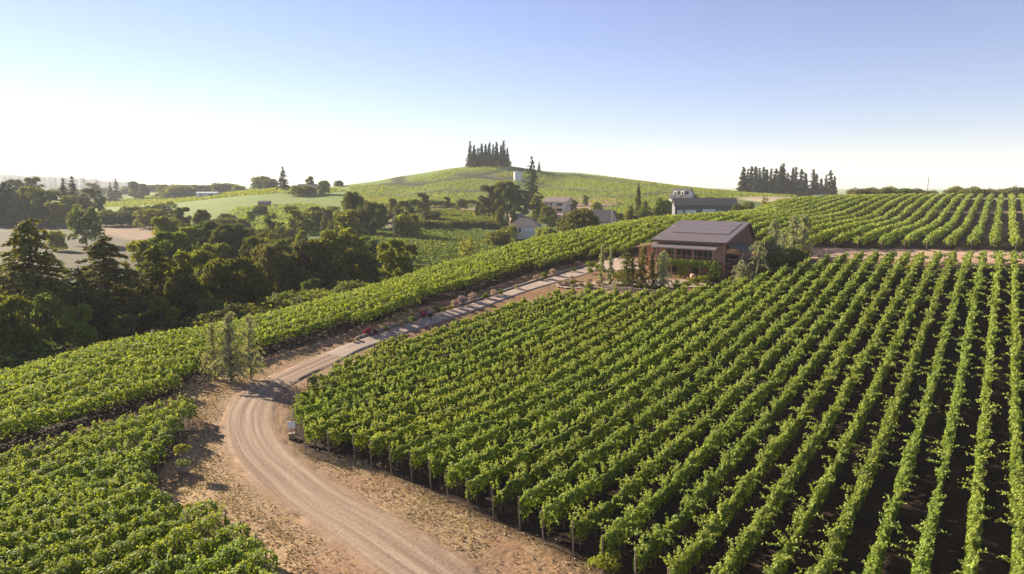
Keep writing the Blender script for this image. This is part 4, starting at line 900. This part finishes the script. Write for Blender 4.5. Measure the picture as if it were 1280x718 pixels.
# ---- small nodding cedars around the winery
Gy = 'young cedars in front of the winery'
for px, py, h, kd, m_, wf, lb in [(752,356,5.6,'cedar1','cedar',.5,'slender young cedar left of the winery, first from the left'),(763,357,5.4,'cedar1','cedar',.5,'slender young cedar left of the winery, second from the left'),
        (783,361,4.9,'cedar2','needle_warm',1.05,'bushy young cedar in the middle of the row before the winery'),(802,363,5.8,'cedar1','needle_warm',.8,'dark slim cedar before the left corner of the winery'),
        (815,364,5.2,'cedar0','needle_warm',.6,'slim cedar standing before the winery balcony'),(828,364,5.4,'cedar0','cedar',.85,'last young cedar of the row, before the winery windows'),(790,358,4.0,'cedar2','needle_warm',.9,'low bushy cedar filling the row before the winery')]:
    q = at(px, py); put(kd, m_, q[0], q[1], h, wf, lb, None, Gy)
for px, d, tp, kd, m_, wf, lb in [(946,95,301,'cedar2','cedar',.9,'arching grey cedar at the right corner of the winery'),(965,103,275,'cedar0','cedar',.9,'tall pale cedar right of the winery, left of three'),(988,106,270,'cedar0','cedar',.9,'tall pale cedar right of the winery, middle of three'),
        (1001,107,268,'cedar1','cedar',1.0,'tall pale cedar right of the winery, right of three'),(925,91,325,'cedar2','cedar',1.0,'low arching cedar over the row ends by the winery'),(975,100,292,'cedar2','cedar',.8,'shorter pale cedar among the tall ones by the winery')]:
    tree(kd, m_, px, tp, d, wf, lb)
for px, d, tp, m_ in [(952,98,318,'dark'),(965,99,314,'dark'),(978,100,316,'oak'),(992,102,310,'dark'),(1003,104,312,'dark'),(985,98,325,'dark'),(958,95,332,'dark')]:
    tree('bush0', m_, px, tp, d, 1.3, 'dark round shrub under the tall cedars right of the winery', 'shrubs under the winery cedars')
# ---- planting bed beside the path
bed = [(459,420,9,'mag','low magenta shrub at the lower end of the path bed'),(470,419,6,'mag','small dark red shrub near the lower end of the path bed'),(483,415,6,'bright','small yellow green shrub in the path bed'),(502,409,8,'dry','pale green shrub next to the small yellow one in the bed'),(516,405,9,'dark','dark green dome shrub left of the magenta one'),
       (529,399,9,'mag','bright magenta shrub in the path bed'),(538,398,6,'oak','green shrub right of the bright magenta one'),(547,393,8,'dark','dark green shrub, left of a dark pair in the bed'),(555,391,7,'dark','dark green shrub, right of a dark pair in the bed'),(563,389,6,'bright','olive shrub before the peach grass'),
       (569,385,9,'peach','peach coloured grass clump beside the lavender'),(578,382,11,'lav','pale lavender shrub, left of two'),(590,378,11,'lav','pale lavender shrub, right of two'),(607,374,8,'oak','flat green shrub right of the lavender'),(617,371,8,'peach','orange grass clump among green shrubs'),
       (626,370,7,'dark','dark green shrub right of the orange grass'),(646,362,6,'dry','yellow tuft by the path bend'),(671,351,7,'peach','left peach grass clump by the paved yard'),(681,350,9,'oak','rounded olive shrub between two peach grass clumps'),(692,346,9,'peach','right peach grass clump by the paved yard'),
       (717,341,6,'oak','small shrub on the bank beside the upper path'),(722,333,6,'dry','dry tuft on the bank beside the upper path'),(738,343,8,'bright','yellow green shrub beside the paved yard'),(748,340,9,'oak','olive shrub beside the young cedars'),(735,358,9,'straw','straw coloured grass clump at the yard edge, left'),
       (748,360,9,'straw','straw coloured grass clump at the yard edge, right'),(715,352,7,'peach','pinkish flower clump at the yard corner'),(440,428,5,'dry','dry tuft below the path bed'),(447,427,5,'straw','straw tuft below the path bed')]
for px, py, s_, m_, lb in bed:
    q = at(px, py); d = math.hypot(*q); h = s_ * d / F * 1.1; put('bush0', m_, q[0], q[1], h, .9, lb, 'shrub')

for i, (px, py, h, m_) in enumerate([(700,358,.8,'straw'),(708,359,1.0,'dry'),(716,358,.9,'oak'),(726,360,.9,'straw'),(736,361,.8,'bright'),(757,361,.8,'oak'),(768,362,.8,'dry'),(776,362,.9,'oak'),(796,364,.9,'dark'),(808,365,.9,'oak'),(820,366,1.0,'dark'),(834,366,.9,'oak'),(846,364,1.0,'bright'),(858,361,1.2,'oak'),(868,358,1.3,'bright'),(880,356,1.4,'oak'),(892,354,1.5,'dark'),(740,338,1.6,'oak'),(772,352,1.5,'dark'),(846,356,.7,'oak')]):
    q = at(px, py); put('bush2' if i % 2 else 'bush0', m_, q[0], q[1], h, 1.3, 'low garden shrub along the edge of the winery yard', None, 'garden shrubs round the winery yard')
# ------------------------------------------------------------------ other houses
def house(px, d, w_, dep, hw, rise, rz, wallm, roofm, label, wins=(), hip=False, name='house', base=.0, over=.4, ridge_x=True, dormers=0):
    x_, y_ = XY(px, d); z_ = T1(x_, y_) + base; t_ = thing(name, (x_, y_, z_), label, 'house', R(rz)); a_, c_ = w_/2, dep/2
    b = MB(); b.box(-a_, a_, -c_, c_, -2, hw)
    if ridge_x and not hip:
        for s in (-1, 1): b.add([(s*a_*.999, -c_, hw), (s*a_*.999, c_, hw), (s*a_*.999, 0, hw+rise*.97)], [(0, 1, 2, 2)])
    if not ridge_x:
        for s in (-1, 1): b.add([(-a_, s*c_*.999, hw), (a_, s*c_*.999, hw), (0, s*c_*.999, hw+rise*.97)], [(0, 1, 2, 2)])
    b.build('wall', wallm, t_); o = over
    b = MB(); th = .18; e = hw - o * rise / (c_ if ridge_x else a_)
    if hip:
        rx = max(.1, a_ - c_); v = [(-a_-o, -c_-o, hw-.1), (a_+o, -c_-o, hw-.1), (a_+o, c_+o, hw-.1), (-a_-o, c_+o, hw-.1), (-rx, 0, hw+rise), (rx, 0, hw+rise)]
        b.add(v, [(0, 1, 5, 4), (2, 3, 4, 5), (1, 2, 5, 5), (3, 0, 4, 4), (3, 2, 1, 0)])
    elif ridge_x:
        b.hexa([(-a_-o, -c_-o, e), (a_+o, -c_-o, e), (a_+o, 0, hw+rise), (-a_-o, 0, hw+rise)], [(-a_-o, -c_-o, e+th), (a_+o, -c_-o, e+th), (a_+o, 0, hw+rise+th), (-a_-o, 0, hw+rise+th)])
        b.hexa([(-a_-o, 0, hw+rise), (a_+o, 0, hw+rise), (a_+o, c_+o, e), (-a_-o, c_+o, e)], [(-a_-o, 0, hw+rise+th), (a_+o, 0, hw+rise+th), (a_+o, c_+o, e+th), (-a_-o, c_+o, e+th)])
    else:
        b.hexa([(-a_-o, -c_-o, e), (0, -c_-o, hw+rise), (0, c_+o, hw+rise), (-a_-o, c_+o, e)], [(-a_-o, -c_-o, e+th), (0, -c_-o, hw+rise+th), (0, c_+o, hw+rise+th), (-a_-o, c_+o, e+th)])
        b.hexa([(0, -c_-o, hw+rise), (a_+o, -c_-o, e), (a_+o, c_+o, e), (0, c_+o, hw+rise)], [(0, -c_-o, hw+rise+th), (a_+o, -c_-o, e+th), (a_+o, c_+o, e+th), (0, c_+o, hw+rise+th)])
    rf_ = b.build('roof', roofm, t_)
    for (wx_, wz, ww, wh, m_) in wins:
        b = MB(); b.box(wx_, wx_ + ww, -c_ - .06, -c_, wz, wz + wh); wd = b.build('window', M['white'] if wallm is not M['white'] else M['greywall'], t_)
        b = MB(); b.box(wx_ + .1, wx_ + ww - .1, -c_ - .09, -c_ - .062, wz + .1, wz + wh - .1); b.build('pane', M[m_], wd)
    for i in range(dormers):
        xx = (-1 + 2 * i) * w_ * .22; b = MB(); b.box(xx - .9, xx + .9, -c_ * .75, -c_ * .2, hw + rise * .2, hw + rise * .75); dm = b.build('dormer', M['white'], t_)
        b = MB(); b.box(xx - .45, xx + .45, -c_ * .75 - .05, -c_ * .75, hw + rise * .3, hw + rise * .65); b.build('pane', M['glass'], dm)
    return t_
house(876, 272, 23, 9, 4.2, 2.6, -6, M['greywall'], M['darkroof'], 'long low grey house with wide pale windows behind the slope vines',
      [(-10.6, .9, 2.2, 1.5, 'winlight'), (-7.6, .9, 4.0, 1.6, 'winlight'), (-1.2, .2, 4.8, 2.6, 'winlight'), (4.6, .9, 2.0, 1.4, 'winlight'), (8.2, .9, 2.9, 1.5, 'winlight')], base=.4)
house(849, 330, 9, 8, 5.0, 4.0, -48, M['white'], M['darkroof'], 'tall white house with dormers behind the long grey house', [(-2.6, 4.2, 1.2, 1.5, 'glass'), (1.4, 4.2, 1.2, 1.5, 'glass')], dormers=2)
house(656, 268, 11.5, 8, 2.9, 2.9, -12, M['white'], M['brownroof'], 'small white cottage with brown hipped roof in the valley', [(-3.9, .8, 1.6, 1.4, 'glass'), (-1.6, .8, .9, 1.4, 'glass'), (.4, .7, 3.4, 1.6, 'winlight')], hip=True, base=1.7)
hc = house(697, 360, 13, 9, 5.4, 2.2, -30, M['cream'], M['brownroof'], 'two storey cream house with gabled front among trees below the hill', [(-5.2, 3.4, 1.2, 1.3, 'glass'), (-2.4, 3.4, 1.2, 1.3, 'glass'), (1.0, 3.2, 3.6, 1.5, 'glass'), (1.0, .6, 3.6, 1.6, 'glass')])
b = MB(); b.box(.4, 5.6, -6.2, -4.5, 2.7, 2.85); b.box(.4, .55, -6.2, -6.05, 0, 2.7); b.box(5.4, 5.55, -6.2, -6.05, 0, 2.7); b.box(.4, 5.6, -6.2, -6.12, 3.5, 3.6); b.build('balcony', M['white'], hc)
house(751, 262, 9, 8, 1.6, 4.0, -28, M['white'], M['darkroof'], 'barn with steep dark roof and pale gable beyond the slope vines', [], name='barn', base=0)
house(475, 225, 2.6, 3, 2.0, 1.0, -20, M['white'], M['brownroof'], 'tiny white shed with pitched roof in the valley below the pole', [(-.5, .8, .8, .8, 'glass')], ridge_x=False, name='shed')
house(390, 555, 14, 10, 4.0, 2.2, 10, M['cream'], M['brownroof'], 'pale house among trees on the left ridge', [(-5, 1.2, 1.5, 1.4, 'glass'), (1, 1.2, 3, 1.5, 'glass')], base=1.5)
house(336, 470, 7, 5, 2.2, 1.0, 0, M['greywall'], M['darkroof'], 'low dark shed at the left ridge meadow', [], name='shed')
house(267, 700, 19, 9, 3.6, 1.0, 8, M['white'], M['steel'], 'long white shed on the far bright meadow', [(-7, 1, 3, 1.6, 'glass'), (2, 1, 4, 1.6, 'glass')], name='shed', base=.5)
house(645, 318, 5, 5, 3.2, 1.6, 10, M['redwood'], M['brownroof'], 'small reddish hut half hidden under the dark oaks', [], name='hut')
house(1017, 505, 9, 6, 2.2, 1.0, 0, M['white'], M['steel'], 'small white roofed shed at the right end of the ridge firs', [], name='shed')
# water tank
x_, y_ = XY(647, 560); o_t = thing('water_tank', (x_, y_, T1(x_, y_) - .5), 'pale cylindrical water tank on the hillside left of the tall fir', 'tank')
b = MB(); b.tube([(0, 0, 0), (0, 0, 7.4)], [3.2, 3.2], 24); b.build('tank_body', M['steel'], o_t, smooth=False); b = MB(); b.tube([(0, 0, 7.4), (0, 0, 7.55)], [3.35, 3.1], 24); b.build('tank_lid', M['steel'], o_t)
# blue umbrella by the houses
x_, y_ = XY(704, 318); o_u = thing('garden_parasol', (x_, y_, T1(x_, y_)), 'small blue parasol on the lawn below the cream house', 'parasol')
b = MB(); b.tube([(0, 0, 0), (0, 0, 2.3)], .04, 6); b.build('pole', M['steel'], o_u); b = MB(); b.tube([(0, 0, 2.0), (0, 0, 2.6)], [1.5, .05], 10); b.build('canopy', M['blue'], o_u)
# utility poles
for px, tp, d, hx, lb in [(494, 265, 232, 1, 'wooden utility pole with cross arm in the shaded valley'), (764, 263, 250, 0, 'wooden pole between the dark barn and the cypress'), (1149, 222, 284, 0, 'thin wooden pole standing on the crest above the upper vines')]:
    x_, y_ = XY(px, d); z_ = T1(x_, y_); h = W(px, tp, d)[2] - z_; t_ = thing('utility_pole', (x_, y_, z_), lb, 'pole')
    b = MB(); b.tube([(0, 0, -.5), (0, 0, h)], [.19 if px != 764 else .3, .13 if px != 764 else .28], 8); b.build('post', M['pole'], t_)
    if hx: b = MB(); b.box(-1.1, 1.1, -.08, .08, h - .9, h - .75); b.build('cross_arm', M['pole'], t_)

# ------------------------------------------------------------------ sign and potted plants at the drive
def facecam(q): return math.atan2(-q[0], q[1]) if False else math.atan2(q[0], q[1]) * -1
q = at(365, 549); t_ = thing('sign', (q[0], q[1], T1(*q)), 'small white sign in a planter box beside the drive bend', 'sign', facecam(q))
b = MB(); b.box(-.22, .22, -.18, .18, 0, .42); b.build('planter_box', M['post'], t_)
b = MB(); b.box(-.03, .03, -.02, .02, .4, 1.35); b.build('post', M['post'], t_)
b = MB(); b.box(-.26, .26, -.05, -.02, .78, 1.3); b.build('board', M['sign'], t_)
q = at(229, 592); t_ = thing('barrel_planter', (q[0], q[1], T1(*q)), 'half barrel planter with small leafy tree left of the drive', 'planter')
b = MB(); b.tube([(0, 0, 0), (0, 0, .25), (0, 0, .5)], [.3, .36, .38], 14); b.build('barrel', M['post'], t_, smooth=True)
def leafball(cz, r, n, mat, nm, par, size=.13, cx=0, cy=0, sq=.8):
    c, n_, s = clumps_to_leaves([(cx, cy, cz), (cx + r * .5, cy, cz + r * .2), (cx - r * .5, cy + .1, cz)], [r, r * .7, r * .7], n, size, sq); v, f = leaf_quads(c, n_, s); return mesh_np(nm, v, f, M[mat], par, tint=rng.random(len(f)) * .5)
leafball(.6, .4, 700, 'vine', 'leaves', t_)
b = MB(); b.tube([(0, 0, .4), (.03, 0, 1.4)], .03, 6); b.build('stem', M['bark'], t_); leafball(1.55, .46, 900, 'bright', 'crown', t_)
for px, py, h, m_, lb in [(378,522,1.2,'bright','light green weed clump by the sign at the row ends'),(757,716,1.15,'bright','round yellow green bush at the near corner of the right field'),(225,640,.4,'oak','small weed left of the drive below the planter'),(236,638,.35,'bright','low grassy tuft left of the drive')]:
    q = at(px, py); put('bush0', m_, q[0], q[1], h, 1.1, lb, 'shrub')
# dry grass and clods along the drive
n = 520000; xx = rng.uniform(-50, 30, n); yy = rng.uniform(16, 92, n)
pt = vnoise(xx, yy, 3.1) * .5 + vnoise(xx, yy, 1.1) * .3 + vnoise(xx, yy, .45) * .2
k1 = rng.random(n) < np.clip((pt - .34) * 6, .05, 1); xx, yy = xx[k1], yy[k1]
rdd = dist_poly(xx, yy, [tuple(p_[:2]) for p_ in roadS[::4]]); k1 = (rdd > 2.1) & (rdd < 11); xx, yy, rdd = xx[k1], yy[k1], rdd[k1]
inb = np.zeros(len(xx), bool)
for q in (polyA, polyU, polyL): inb |= inpoly(xx, yy, [tuple(a_) for a_ in q])
kp = ~inb & (dist_poly(xx, yy, [tuple(p_[:2]) for p_ in pathS[::4]]) > 2.2) & (rng.random(len(xx)) < np.clip((rdd - 1.9) / 1.5, 0, 1)); xx, yy = xx[kp], yy[kp]
h_ = .05 + .09 * rng.random(len(xx)) ** 2; zz = T(xx, yy) + h_ * .4 + .02; nn = rng.normal(size=(len(xx), 3)); nn[:, 2] = nn[:, 2] * .5 + .3
v, f = leaf_quads(np.column_stack([xx, yy, zz]), nn, h_ * 1.3, asp=.6)
print('GRASS', len(xx))
tag(mesh_np('dry_grass', v, f, M['dry'], tint=(rng.random(len(xx)) < .12) * .0), 'short dry straw coloured grass on the verges of the dirt drive', 'grass', kind='stuff')
# small clods and stones
n = 9000; xx = rng.uniform(-45, 25, n); yy = rng.uniform(18, 80, n); rdd = dist_poly(xx, yy, [tuple(p_[:2]) for p_ in roadS[::4]]); kp = (rdd < 10) & (rng.random(n) < np.where(rdd < 2.1, .12, .8)); xx, yy = xx[kp], yy[kp]; n = len(xx)
s_ = .02 + .06 * rng.random(n) ** 3; oc = np.array([(1, 0, 0), (0, 1, 0), (-1, 0, 0), (0, -1, 0), (0, 0, .8), (0, 0, -.8)]); c = np.column_stack([xx, yy, T(xx, yy) + .05])
v = (c[:, None] + oc[None] * s_[:, None, None] * rng.uniform(.6, 1.4, (n, 6, 1))).reshape(-1, 3)
tf = np.array([(0, 1, 4), (1, 2, 4), (2, 3, 4), (3, 0, 4), (1, 0, 5), (2, 1, 5), (3, 2, 5), (0, 3, 5)]); f = (tf[None] + (np.arange(n) * 6)[:, None, None]).reshape(-1, 3)
M['clod'] = simple('clod', (.30, .2, .13), .95, .4, 2)
tag(mesh_np('stones', v, f, M['clod']), 'loose clods and small stones scattered beside the dirt drive', 'stones', kind='stuff')
# ------------------------------------------------------------------ haze
hb = MB(); hb.box(-4300, 4300, -150, 4700, -60, 130); hz = hb.build('haze', None)
m, t, out = newmat('haze_air'); pv = nd(t, 'ShaderNodeVolumePrincipled'); pv.inputs['Color'].default_value = (.92, .94, 1, 1); pv.inputs['Density'].default_value = .00014; pv.inputs['Anisotropy'].default_value = .0
t.links.new(pv.outputs[0], out.inputs['Volume']); hz.data.materials.clear(); hz.data.materials.append(m); tag(hz, 'thin bright haze over the valley', 'haze', kind='stuff')
